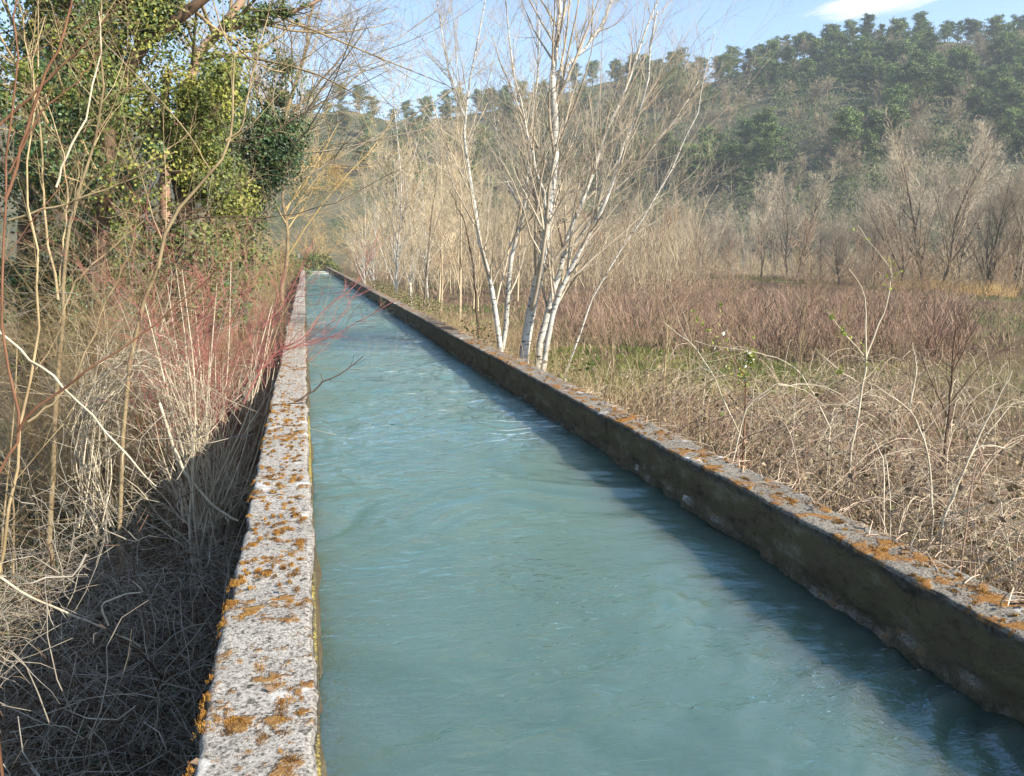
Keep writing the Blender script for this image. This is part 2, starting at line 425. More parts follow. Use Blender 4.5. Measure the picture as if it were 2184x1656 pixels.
# ------------------------------------------------------------------ canal
def wall_section(x0, x1, y0, y1, z0, seed, dy):
    """irregular cast section with rounded worn arrises"""
    w = x1 - x0
    nt = 14
    prof = [(x0, z0), (x0, -.9), (x0, -.55), (x0, -.46), (x0, -.42), (x0, -.38), (x0, -.34), (x0, -.3), (x0, -.26), (x0, -.22), (x0, -.18), (x0, -.14), (x0, -.10), (x0, -.06), (x0 + .003, -.02), (x0 + .015, -.004)]
    prof += [(x0 + .03 + (w - .06)*k/(nt - 1), 0) for k in range(nt)]
    prof += [(x1 - .015, -.004), (x1 - .003, -.02), (x1, -.06), (x1, -.15), (x1, -.3), (x1, -.55), (x1, -.9), (x1, z0)]
    prof = np.array(prof); K = len(prof)
    ny = max(3, int((y1 - y0)/dy) + 1); ys = np.linspace(y0, y1, ny)
    P = np.zeros((ny, K, 3)); P[:, :, 0] = prof[None, :, 0]; P[:, :, 1] = ys[:, None]; P[:, :, 2] = prof[None, :, 1]
    q = np.stack([P[..., 0]*1.0, P[..., 1]*1.0, P[..., 2]*1.0], -1)
    nx = (fbm(q*2.2, seed, 4) - .5)*.05 + (fbm(q*14, seed + 9, 3) - .5)*.022 + (fbm(np.stack([q[..., 1]*.25, 0*q[..., 0], 0*q[..., 0]], -1), seed + 5, 2) - .5)*.05
    edge = np.minimum(np.abs(P[..., 0] - x0), np.abs(P[..., 0] - x1)) < .05
    P[..., 0] += np.where(edge, nx, nx*.3)
    low = np.clip((-.10 - P[..., 2])/.25, 0, 1)*edge
    P[..., 0] += low*((fbm(q*np.array([6, 6, 11.]), seed + 33, 4) - .5)*.16)*np.where(np.abs(prof[None, :, 0] - x0) < .05, 1, 1)
    P[..., 2] += np.where(P[..., 2] > -.5, (fbm(q*3.1, seed + 20, 4) - .5)*.02 + (fbm(q*20, seed + 21, 2) - .5)*.012, 0)
    I = np.arange(ny*K).reshape(ny, K)
    g = Geo(); g.add(P, np.stack([I[:-1, :-1], I[1:, :-1], I[1:, 1:], I[:-1, 1:]], -1).reshape(-1, 4))
    for r in (0, ny - 1):
        ring = I[r] if r else I[r][::-1]
        g.add(P.reshape(-1, 3)[ring], np.arange(K).reshape(1, K))
    return g
def wall(x0, x1, y_end, mat_, label, seed, joints):
    e = link('canal_wall', None, None, ((x0 + x1)/2, 0, 0)); tag(e, label, 'wall', 'concrete walls of the canal')
    js = list(joints) + [y_end]
    for k in range(len(js) - 1):
        y0, y1 = js[k], js[k + 1] - .02
        dy = .03 if y0 < 6 else .06 if y0 < 16 else .2 if y0 < 40 else .6
        jx, jz = rng.uniform(-.012, .012), rng.uniform(-.008, .008)
        g = wall_section(x0 + jx, x1 + jx, y0, y1, -3.2, seed + k*0, dy)
        g.v = [v - np.array([(x0 + x1)/2, 0, -jz]) for v in g.v]
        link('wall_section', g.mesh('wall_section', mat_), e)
    return e
J = [-1.5, 3.92, 9.4, 15.2, 21, 27, 33, 40, 50, 62, 76, 92, 110]
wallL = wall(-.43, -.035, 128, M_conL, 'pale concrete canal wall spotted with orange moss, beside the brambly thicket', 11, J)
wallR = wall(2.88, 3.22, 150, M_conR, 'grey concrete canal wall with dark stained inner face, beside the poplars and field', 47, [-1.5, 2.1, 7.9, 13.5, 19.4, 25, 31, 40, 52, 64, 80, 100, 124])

# water: a real rippled surface, finer near the camera
def wave(x, y):
    z = np.zeros_like(x)
    p = np.stack([x, y, 0*x], -1)
    w = p + (np.stack([fbm(p*.7, 81, 2), fbm(p*.7, 82, 2), 0*x], -1) - .5)*1.6
    z += (fbm(w*np.array([.9, 1.5, 1]), 83, 2) - .5)*.055
    z += (fbm(w*np.array([2.2, 3.6, 1]), 84, 2) - .5)*.060
    patch = np.clip((fbm(p*np.array([.5, .3, 1]), 85, 2) - .42)*4 + (x - 1.5)*.62, .10, 1.7)
    z += (fbm(w*np.array([6.5, 11., 1]), 86, 3) - .5)*.056*patch
    return z*np.clip(9.0/np.maximum(y, 1), .16, 1)
g = Geo()
for y0, y1, dx in ((1, 10, .03), (10, 34, .085), (34, 98, .3)):
    xs = np.linspace(-.12, 2.97, int(3.1/dx) + 1); ys = np.linspace(y0, y1, int((y1 - y0)/dx) + 1)
    Xw, Yw = np.meshgrid(xs, ys); idx = np.arange(Xw.size).reshape(Xw.shape)
    g.add(np.stack([Xw, Yw, ZW + wave(Xw, Yw)], -1), np.stack([idx[:-1, :-1], idx[:-1, 1:], idx[1:, 1:], idx[1:, :-1]], -1).reshape(-1, 4))
g.add([(-.12, -2, ZW - .01), (2.97, -2, ZW - .01), (2.97, 1, ZW - .01), (-.12, 1, ZW - .01)], [[0, 1, 2, 3]])
g.add([(-.12, 98, ZW - .02), (2.97, 98, ZW - .02), (2.97, 150, ZW - .02), (-.12, 150, ZW - .02)], [[0, 1, 2, 3]])
tag(link('water', g.mesh('water', M_water)), kind='structure')

def box(c, s):
    c = np.array(c); s = np.array(s)/2
    v = np.array([[x, y, z] for x in (-1, 1) for y in (-1, 1) for z in (-1, 1)])*s + c
    return v, np.array([[0, 1, 3, 2], [4, 6, 7, 5], [0, 4, 5, 1], [2, 3, 7, 6], [0, 2, 6, 4], [1, 5, 7, 3]])
# footplanks across the canal at the far end
e = link('weir_sill', None, None, (1.4, 97, ZW)); tag(e, 'thin pale sill crossing the water at the far end of the canal', 'sill')
for k, (yy, w_) in enumerate(((0, .30), (9, .2))):
    g = Geo(); g.add(*box((0, yy, .03), (2.86, w_, .10))); link('beam', g.mesh('beam', M_bridge), e)

# moss on the walls
def moss(wallobj, x0, x1, ylo, yhi, n, seed, sc=1.0):
    g_ = np.random.default_rng(seed)
    G = Geo(); cx = (x0 + x1)/2
    for k in range(n):
        cy = ylo + (yhi - ylo)*g_.uniform()**1.6
        c0 = g_.uniform(x0 + .03, x1 - .03) if g_.uniform() < .95 else x0 + .012
        rx, ry = g_.uniform(.008, .030)*sc, g_.uniform(.010, .042)*sc
        if g_.uniform() < .16: rx *= 1.7; ry *= 1.9
        lob = g_.uniform(0, 6.28); den = 60000 if cy < 5 else 26000 if cy < 8 else 9000
        nb = int(24 + den*rx*ry); th = g_.uniform(0, 6.28, nb); rr = np.sqrt(g_.uniform(0, 1, nb))
        edge = .7 + .22*np.sin(th*2 + lob) + .16*np.sin(th*5 + lob*2); rr = rr*edge
        px = np.maximum(c0 + rx*rr*np.cos(th), x0 - .002); py = cy + ry*rr*np.sin(th)
        zb = np.where(px < x0 + .012, -.012 - (x0 + .012 - px)*.8, 0.0)
        hh = (.003 + .011*np.clip(1 - rr**2, 0, 1))*g_.uniform(.6, 1.3, nb)*min(1.0, (rx + ry)/.05 + .35)
        b0 = np.stack([px - cx, py, zb - .003], -1)
        lean = np.stack([g_.normal(0, .0035, nb), g_.normal(0, .0035, nb), hh], -1)
        wv = nrm(g_.normal(size=(nb, 3))*np.array([1, 1, .1]))*(.0017 if cy < 5 else .0026 if cy < 8 else .005)
        q = np.stack([b0 - wv, b0 + wv, b0 + lean + wv*.5, b0 + lean - wv*.5], 1)
        G.add(q.reshape(-1, 3), np.arange(nb*4).reshape(nb, 4), int(g_.uniform() < .3))
    o = link('moss', G.mesh('moss', [M_moss, M_mossd]), wallobj); tag(o, kind='stuff')
moss(wallL, -.43, -.04, 2.0, 13, 520, 5, 1.2)
moss(wallR, 2.89, 3.2, 2.5, 16, 130, 6, 1.2)
# yellow moss fringe under the inner lip of the left wall
g_ = np.random.default_rng(3); G = Geo(); nb = 16000
yy = g_.uniform(1.8, 9, nb)**1.0; zz = -g_.uniform(.03, .34, nb)
cl = fbm(np.stack([yy*3, zz*6, 0*yy], -1), 4, 3); keep = cl > .42; yy, zz = yy[keep], zz[keep]; nb = len(yy)
b0 = np.stack([np.full(nb, -.035 + .2325 + .004) , yy, zz], -1)
d = np.stack([g_.uniform(.004, .022, nb), g_.normal(0, .008, nb), g_.normal(-.006, .008, nb)], -1); wv = nrm(g_.normal(size=(nb, 3)))*.0022
G.add(np.stack([b0 - wv, b0 + wv, b0 + d + wv*.4, b0 + d - wv*.4], 1).reshape(-1, 3), np.arange(nb*4).reshape(nb, 4))
o = link('moss', G.mesh('moss', M_mossg), wallL); tag(o, 'yellow moss fringe on the inner face', kind='stuff')

# ------------------------------------------------------------------ hill
ridge_px = np.array([(-400, 250), (200, 250), (600, 262), (760, 250), (850, 275), (950, 262), (1050, 250), (1150, 228), (1290, 190), (1400, 182), (1480, 196), (1600, 165), (1700, 142), (1760, 118), (1850, 118), (1950, 112), (2050, 122), (2184, 128), (2600, 140)], float)
def hill_pt(px, v):
    """px column position along the ridge, v 0 foot .. 1 ridge .. >1 behind"""
    px = np.asarray(px, float); v = np.asarray(v, float)
    ry = np.interp(px, ridge_px[:, 0], ridge_px[:, 1])
    tR = np.interp(px, [-400, 600, 1300, 1700, 2600], [470, 470, 440, 400, 360])
    tF = np.interp(px, [-400, 600, 1300, 1700, 2600], [250, 240, 230, 200, 170])
    dx = (px - 1092)/FPX
    D = cF[None] + dx[:, None]*cR[None]; Dh = D.copy(); Dh[:, 2] = 0; 
    top = EYE[2] + tR*(cF[2] + (828 - ry)/FPX*cU[2])
    t = tF + (tR - tF)*v
    pos = EYE[None] + Dh*t[:, None]
    s = np.clip(v, 0, 1); prof = s**.92*(1.25 - .25*s)
    z = -1.5 + (top + 1.5)*np.where(v <= 1, prof, 1 - (v - 1)*.5)
    z = z + (fbm(np.stack([pos[:, 0]*.02, pos[:, 1]*.02, 0*z], -1), 31, 3) - .5)*14*np.clip(v*3, 0, 1)*np.clip((1.05 - v)*4, 0.15, 1)
    pos[:, 2] = z
    return pos
us = np.linspace(-400, 2600, 140); vs = np.linspace(-.05, 1.6, 46)
UU, VV = np.meshgrid(us, vs)
P = hill_pt(UU.ravel(), VV.ravel()); idx = np.arange(UU.size).reshape(UU.shape)
G = Geo(); G.add(P, np.stack([idx[:-1, :-1], idx[:-1, 1:], idx[1:, 1:], idx[1:, :-1]], -1).reshape(-1, 4))
tag(link('hill', G.mesh('hill', M_hill)), kind='structure')

def pine_mesh(seed):
    g_ = np.random.default_rng(seed); G = Geo()
    H = g_.uniform(10, 14); sp = g_.uniform(.26, .36)
    tr = spline([(0, 0, -1.5), (g_.normal(0, .2), g_.normal(0, .2), H*.5), (g_.normal(0, .3), g_.normal(0, .3), H*.95)], 6)[None]
    tr_r = np.linspace(.26, .06, 6)[None]
    G.add(*tubes(tr, tr_r, 5), 1)
    # whorled boughs carrying needle clumps
    br, brr = grow(tr, tr_r, 38, (.16, .99), (55, 95), (.17, sp), .35, .05, .1, 4, g_, shape=lambda t: .45 + 1.1*np.sqrt(np.clip(1.02 - t, 0, 1))*np.clip((t - .15)*3, .3, 1))
    G.add(*tubes(br, brr, 3), 1)
    C = []; 
    for b in br:
        for k in range(6):
            p = b[1 + k % 3] + g_.normal(0, .25, 3); n = 26
            C.append(p + g_.normal(0, 1, (n, 3))*np.array([.55, .55, .26]))
    C.append(tr[0, -1] + g_.normal(0, .5, (30, 3)))
    C = np.concatenate(C)
    G.add(*leaves(C, g_.uniform(.2, .4, len(C)), g_, normal=np.array([0, 0, .8]), aspect=1.8), 0)
    return G.mesh('pine', [M_pine, M_pinetr], smooth=False)
pines = [pine_mesh(100 + k) for k in range(7)]
def place(mesh, name, loc, sc, rz, label, cat, group, sz=None):
    o = link(name, mesh, None, loc); o.scale = (sc, sc, sz or sc); o.rotation_euler = (0, 0, rz)
    return tag(o, label, cat, group)

def bare_tree(seed, H, r, n1=14, n2=9, n3=6, n4=0, a1=(25, 50), up=.06, spread=(.35, .6), t1=(.25, .95), wob=.07, base=0.0, fork=1, rt=.0025, lean=.05, K=7, sh=None, s2=(.3, .55), s3=(.3, .6)):
    """returns trunk Geo, crown Geo built round the origin"""
    g_ = np.random.default_rng(seed); T = Geo(); C = Geo()
    tr, rr = [], []
    for k in range(fork):
        a = g_.uniform(0, 6.28); l = g_.uniform(.3, 1)*lean*H if fork == 1 else g_.uniform(.10, .30)*H
        top = np.array([math.cos(a)*l, math.sin(a)*l, H*g_.uniform(.8, 1)])
        b = np.array([math.cos(a), math.sin(a), 0])*(.25*r*8*(fork > 1))
        m = b + (top - b)*.5 + g_.normal(0, H*.018, 3) + np.array([0, 0, H*.03])
        tr.append(spline([b + np.array([0, 0, -.6]), b + (top - b)*.2 + g_.normal(0, H*.008, 3), m, top], 12)); rr.append(np.linspace(r, r*.12, 12)*g_.uniform(.7, 1))
    tr, rr = np.array(tr), np.array(rr)
    T.add(*tubes(tr, rr, 7))
    b1, r1 = grow(tr, rr, n1, t1, a1, spread, .55, up, wob, K, g_, shape=sh or (lambda t: 1.15 - .75*t), rmin=rt)
    T.add(*tubes(b1, r1, 5))
    b2, r2 = grow(b1, r1, n2, (.2, .97), (22, 50), s2, .55, up*.8, wob*1.3, 5, g_, rmin=rt)
    C.add(*tubes(b2, r2, 4))
    b3, r3 = grow(b2, r2, n3, (.15, .97), (20, 50), s3, .6, up*.6, wob*1.5, 4, g_, rmin=rt*.8)
    C.add(*(ribbons(b3, r3) if H > 5 else tubes(b3, r3, 3)))
    if n4:
        b4, r4 = grow(b3, r3, n4, (.2, .97), (20, 45), (.35, .65), .7, up*.5, wob*1.5, 3, g_, rmin=rt*.7)
        C.add(*ribbons(b4, r4))
    return T, C

def tree_thing(name, T, C, mt, mc, loc, sc, rz, label, cat, group=None, tm=None, cm=None):
    tm = tm or T.mesh('trunk', mt); cm = cm or C.mesh('crown', mc)
    e = link(name, None, None, loc); e.scale = (sc, sc, sc); e.rotation_euler = (0, 0, rz)
    link('trunk', tm, e); link('crown', cm, e)
    tag(e, label, cat, group)
    return e, tm, cm

g_ = np.random.default_rng(21)
# pines: ridge first, then the slope
pp = [(x, 1.0 + g_.uniform(-.04, .02)) for x in np.concatenate([np.arange(1500, 2230, 24), np.arange(610, 1480, 34)]) + g_.normal(0, 7, 200)[:len(np.concatenate([np.arange(1500, 2230, 24), np.arange(610, 1480, 34)]))]]
tries = 0
while len(pp) < 292 and tries < 6000:
    tries += 1
    x = g_.uniform(1330, 2230) if g_.uniform() < .9 else g_.uniform(600, 1330); v = g_.uniform(.2, .97)
    if fbm(np.array([[x*.006, v*4, 0]]), 5, 2)[0] < .36 - .12*(v > .6): continue
    if any(abs(x - a)*.9 < 13 and abs(v - b) < .045 for a, b in pp): continue
    pp.append((x, v))
H = hill_pt(np.array([a for a, b in pp]), np.array([b for a, b in pp]))
for k, p in enumerate(H):
    x, v = pp[k]
    if v > .955:
        lab = 'dark pine standing on the skyline of the wooded hill'; gr = 'pines along the ridge'
    else:
        lab = 'green pine growing on the slope of the wooded hill'; gr = 'pines on the hill slope'
    s = g_.uniform(.5, 1.02)*(1.0 if v > .955 else 1.0)
    place(pines[k % 7], 'pine_tree', p, s, g_.uniform(0, 6.28), lab, 'tree', gr)
# bare trees between the pines
hb = []
for k in range(5):
    T, C = bare_tree(300 + k, 8.5, .16, 16, 9, 8, 0, (30, 60), .08, (.4, .6), (.15, .95), .08, rt=.035)
    Gm = Geo(); 
    for q in (T, C):
        for v, f in zip(q.v, q.f): Gm.add(v, f - f.min())
    hb.append(Gm.mesh('bare_tree', M_hilltree))
n = 0; bb = []
while n < 170:
    x = g_.uniform(1150, 2250); v = g_.uniform(.0, 1.0)
    if v > .85 and g_.uniform() < .6: continue
    bb.append((x, v)); n += 1
H = hill_pt(np.array([a for a, b in bb]), np.array([b for a, b in bb]))
for k, p in enumerate(H):
    place(hb[k % 5], 'bare_hillside_tree', p, g_.uniform(.7, 1.15), g_.uniform(0, 6.28), 'small bare grey brown tree between the pines on the hill slope', 'tree', 'bare trees on the hill slope')

# the rest of the hill wood: reads as one mass
n = 2600; hx = np.concatenate([g_.uniform(1300, 2260, 2050), g_.uniform(560, 1300, 550)]); hv = g_.uniform(.03, 1.0, n); hx[:170] = g_.uniform(1550, 2100, 170); hv[:170] = g_.uniform(-.02, .3, 170); Hp = hill_pt(hx, hv); G = Geo()
for k in range(n):
    ev = fbm(np.array([[hx[k]*.012, hv[k]*7, 3.]]), 17, 2)[0] + g_.normal(0, .09) > .33
    q = 42 if ev else 50; hgt = g_.uniform(4.0, 9.5) if ev else g_.uniform(3, 7); d = nrm(g_.normal(size=(q, 3))); rr = g_.uniform(.3, 1, q)**.4; w_ = g_.uniform(1.3, 2.7)
    u_ = d[:, 2:3]*.5 + .5; C = Hp[k] + np.concatenate([d[:, :2]*rr[:, None]*w_*(1.15 - .75*u_ if ev else 1), u_*hgt*rr[:, None]**.3], 1)
    if ev: G.add(*leaves(C, g_.uniform(.22, .5, q), g_, normal=d*.5 + np.array([0, 0, .4]), aspect=1.6), 0)
    else: G.add(*leaves(C, g_.uniform(.09, .24, q), g_, aspect=5.0), 1)
tag(link('hill_woods', G.mesh('hill_woods', [M_pine, M_hilltree], False)), 'mixed wood of pines and bare trees covering the hill', 'woods', kind='stuff')

# ------------------------------------------------------------------ treeline beyond the field
tl = []
for k in range(5):
    tl.append(bare_tree(400 + k, 12.0, .19, 18, 11, 7, 1, (18, 42), .11, (.36, .58), (.16, .92), .07, rt=.0085, K=7, fork=1 if k % 2 else 2, sh=lambda t: 1.15 - .75*t, s2=(.25, .45)))
tlm = [(T.mesh('trunk', M_woodtr), C.mesh('crown', M_wood2)) for T, C in tl]
line = np.array([(1180, 190), (1280, 178), (1480, 128), (1650, 100), (1830, 78), (1990, 66), (2184, 57), (2400, 50)], float)
ORD = 'first second third fourth fifth sixth seventh eighth ninth tenth eleventh twelfth thirteenth fourteenth fifteenth sixteenth seventeenth eighteenth'.split()
spots = [(1215, 1.02, .9), (1290, 1.03, .85), (1355, 1.05, .8), (1420, 1.0, .75), (1490, 1.04, .9), (1560, 1.06, .8), (1625, 1.02, 1.42), (1690, 1.03, 1.36), (1750, 1.06, .72), (1800, 1.03, .7), (1860, 1.05, .75), (1925, 1.02, 1.24), (1990, 1.01, 1.3), (2045, 1.08, .95), (2100, 1.03, .95), (2160, 1.05, 1.0), (2220, 1.03, 1.0), (1250, 1.2, .95), (1330, 1.3, 1.05), (1390, 1.22, .95), (1450, 1.28, 1.0), (1520, 1.22, 1.1), (1655, 1.22, 1.15), (1780, 1.2, .95), (1895, 1.22, 1.1), (2020, 1.22, 1.15), (2135, 1.2, 1.1), (1580, 1.3, 1.05), (1710, 1.3, .95), (1830, 1.35, .9), (1960, 1.4, 1.0), (2080, 1.4, 1.05), (2180, 1.4, 1.1)]
for k, (x, f, s) in enumerate(spots):
    t = np.interp(x, line[:, 0], line[:, 1])*f
    p = PX(x, 560, t); z = gz(p[0], p[1]); j = k % 5
    lab = {6: 'broad bare tree with two dark trunks rising above the far field edge', 12: 'bare tree with dark trunk and sweeping limbs behind the orange reeds',
           }.get(k, ORD[sorted(a for a, b_, c_ in spots if b_ < 1.2).index(x)] + ' bare tree of the far front row, counting from the poplars' if f < 1.2
                 else ORD[sorted(a for a, b_, c_ in spots if b_ >= 1.2).index(x)] + ' bare tree of the far back row, counting from the poplars')
    tree_thing('bare_tree', None, None, None, None, (p[0], p[1], z), s*g_.uniform(.80, .98), g_.uniform(0, 6.28), lab, 'tree', 'bare trees at the far field edge', tlm[j][0], tlm[j][1])
# understory along the far edge (one mass)
def stems(n, xyfun, hlo, hhi, r, g_, lean=.18, K=4, curve=.15, zoff=-.05):
    xy = xyfun(n); z = gz(xy[:, 0], xy[:, 1]) + zoff
    h = g_.uniform(hlo, hhi, n)
    h = np.where(((xy[:, 0] - 8.8)/3.4)**2 + ((xy[:, 1] - 19.5)/4.6)**2 < 1, h*.25, h)
    d = nrm(np.stack([g_.normal(0, lean, n), g_.normal(0, lean, n), np.ones(n)], -1))
    P = np.zeros((n, K, 3)); P[:, 0] = np.stack([xy[:, 0], xy[:, 1], z], -1)
    for k in range(1, K):
        d = nrm(d + g_.normal(0, curve, (n, 3))); P[:, k] = P[:, k-1] + d*(h/(K-1))[:, None]
    return P, (r*g_.uniform(.6, 1.2, n))[:, None]*np.linspace(1, .35, K)[None]
def band(px0, px1, f0, f1):
    def fn(n):
        x = g_.uniform(px0, px1, n); t = np.interp(x, line[:, 0], line[:, 1])*g_.uniform(f0, f1, n)
        d = (cF[None] + ((x - 1092)/FPX)[:, None]*cR[None])*t[:, None]
        return d[:, :2]
    return fn
P, r = stems(6000, band(1150, 2300, 1.02, 1.35), .8, 3.8, .02, g_, .25)
b, br = grow(P, r, 3, (.3, .95), (20, 50), (.25, .5), .75, .05, .15, 2, g_, rmin=.013)
G = Geo(); G.add(*tubes(P, r, 3)); G.add(*ribbons(b, br))
tag(link('undergrowth', G.mesh('undergrowth', M_bank)), 'brown bushes massed under the trees at the far field edge', 'undergrowth', kind='stuff')
P, r = stems(1300, band(1880, 2150, .93, 1.02), .5, 1.3, .014, g_, .3)
G = Geo(); G.add(*tubes(P, r, 3)); tag(link('orange_reeds', G.mesh('orange_reeds', M_reed)), 'orange dry reeds at the far field edge', 'reeds', kind='stuff')

# ------------------------------------------------------------------ wood along the right bank
wd = []
for k in range(6):
    wd.append(bare_tree(500 + k, 9.5, .075, 22, 7, 5, 0, (15, 38), .10, (.22, .42), (.12, .96), .06, rt=.006, lean=.06, sh=lambda t: 1.1 - .6*t))
wdm = [(T.mesh('trunk', M_wood), C.mesh('crown', M_wood)) for T, C in wd]
wpm = [(T.mesh('trunk', M_poplar), C.mesh('crown', M_wood)) for T, C in wd[:3]]
gr = 'slender bare trees massed behind the canal'
k = 0
for q in range(120):
    x = g_.uniform(690, 1480); t = g_.uniform(34, 150) if x < 1050 else g_.uniform(48, 150)
    p = PX(x, 560, t)
    if p[0] < 5.2 + .02*p[1]: continue
    if x > 1250 and t < 80 : continue
    k += 1; j = k % 6
    tree_thing('slender_tree', None, None, None, None, (p[0], p[1], gz(p[0], p[1])), g_.uniform(.75, 1.2), g_.uniform(0, 6.28),
               'slender bare brown tree in the wood behind the white poplars', 'tree', gr, *wdm[j])
def wood_xy(n):
    x = g_.uniform(640, 1500, n); t = g_.uniform(60, 175, n); d = (cF[None] + ((x - 1092)/FPX)[:, None]*cR[None])*t[:, None]
    return d[d[:, 0] > 6 + .012*d[:, 1]][:, :2]
xy_ = wood_xy(2900); P, r = stems(len(xy_), lambda n: xy_, 1.5, 8.5, .026, g_, .14, 6, .09)
b, br = grow(P, r, 8, (.15, .97), (18, 50), (.15, .42), .55, .05, .14, 3, g_, rmin=.011)
h_ = len(P)//2; hb_ = len(b)//2; G = Geo(); G.add(*tubes(P[:h_], r[:h_], 3), 0); G.add(*ribbons(b[:hb_], br[:hb_]), 0); G.add(*tubes(P[h_:], r[h_:], 3), 1); G.add(*ribbons(b[hb_:], br[hb_:]), 1)
tag(link('bank_woods', G.mesh('bank_woods', [M_bank, M_bank2])), 'tan mass of thin bare stems filling the wood beyond the poplars', 'woods', kind='stuff')
white = [(793, 40, 1.35, 'white trunked slender poplar rising above the wood near the far canal bend'), (840, 46, 1.0, 'pale poplar just right of the tallest slender poplar by the canal'), (768, 52, .95, 'pale poplar just left of the tallest slender poplar by the canal'), (880, 40, .85, 'short pale poplar behind the crooked dark saplings'), (915, 44, .9, 'pale poplar standing behind the thin dark sapling by the wall'), (742, 60, 1.0, 'farthest pale poplar near the golden willows at the canal end'), (1565, 96, .62, 'white trunked small poplar at the far field edge behind the osiers'), (1584, 101, .58, 'second, thinner white trunk just behind the small poplar at the field edge')]
for q, (x, t, s, lab) in enumerate(white):
    p = PX(x, 560, t)
    tree_thing('poplar_tree', None, None, None, None, (max(p[0], 4.2), p[1], gz(p[0], p[1])), s, g_.uniform(0, 6.28), lab or 'pale stemmed slender poplar in the wood along the canal bank', 'tree', 'pale poplars along the canal bank', *wpm[q % 3])
# willow haze at the far canal end
wl = [bare_tree(560 + k, 7.5, .14, 16, 10, 7, 1, (35, 75), .03, (.45, .7), (.12, .95), .1, rt=.010) for k in range(2)]
wlm = [(T.mesh('trunk', M_dark), C.mesh('crown', M_yel)) for T, C in wl]
for q, (X_, Y_, s, lab) in enumerate([(-4.5, 84, 1.1, 'golden twigged willow overhanging the far end of the canal'), (-7, 70, 1.15, 'golden twigged willow behind the ivy trees on the thicket side'), (1.5, 162, 1.5, 'brown twigged tree closing the view beyond the canal end'), (7.5, 112, 1.15, 'brown twigged willow on the field side near the canal end'), (-9, 120, 1.3, 'tall brown tree behind the golden willows')]):
    tree_thing('willow_tree', None, None, None, None, (X_, Y_, gz(X_, Y_)), s, q*1.3, lab, 'tree', None, *wlm[q % 2])
# bush and teal sheet at the canal end
def leaf_bush(name, loc, rad, n, size, m, label, cat, seed, group=None):
    g2 = np.random.default_rng(seed); rad = np.array(rad)
    d = nrm(g2.normal(size=(n, 3))); d[:, 2] = np.abs(d[:, 2])
    lump = .65 + .5*fbm(d*2.5 + seed, seed, 3)
    C = d*rad*(lump*g2.uniform(.45, 1.0, n)**.5)[:, None]
    e = link(name, None, None, loc); tag(e, label, cat, group)
    g = Geo(); g.add(*leaves(C, g2.uniform(.6, 1.2, n)*size, g2, normal=d*.7)); link('foliage', g.mesh('foliage', m, smooth=False), e)
    P = np.stack([np.zeros((14, 3)) + g2.normal(0, .1, (14, 3))*rad, d[:14]*rad*.45, d[:14]*rad*.8], 1); P[:, 0, 2] = -.3
    g = Geo(); g.add(*tubes(P, np.full((14, 3), .02), 4)); link('stem', g.mesh('stem', M_dark), e)
    return e
leaf_bush('round_bush', (-2.2, 97, -2.6), (3.2, 3.5, 5.4), 4200, .22, M_ivym, 'olive green bush overhanging the left wall at the far canal end', 'bush', 71)
leaf_bush('round_bush', (1.6, 128, -1.2), (4.0, 3.0, 3.6), 3400, .26, M_ivym, 'low olive bush closing the far end of the canal', 'bush', 72)
e = link('mesh_sheet', None, None, (-1.6, 126, -1.5)); tag(e, 'small teal sheet fixed to posts above the bush at the canal end', 'sheet')
g = Geo(); I = np.linspace(0, 1, 9); 
Q = np.array([[(a*1.3 - .65, .06*math.sin(a*9 + b*3), 2.3 + b*.9 + .12*math.sin(a*5)) for a in I] for b in I]); ii = np.arange(81).reshape(9, 9)
g.add(Q, np.stack([ii[:-1, :-1], ii[:-1, 1:], ii[1:, 1:], ii[1:, :-1]], -1).reshape(-1, 4)); link('sheet', g.mesh('sheet', M_teal), e)
for sx in (-.8, .8):
    g = Geo(); g.add(*box((sx, 0, 1.6), (.07, .07, 3.4))); link('post', g.mesh('post', M_bridge), e)

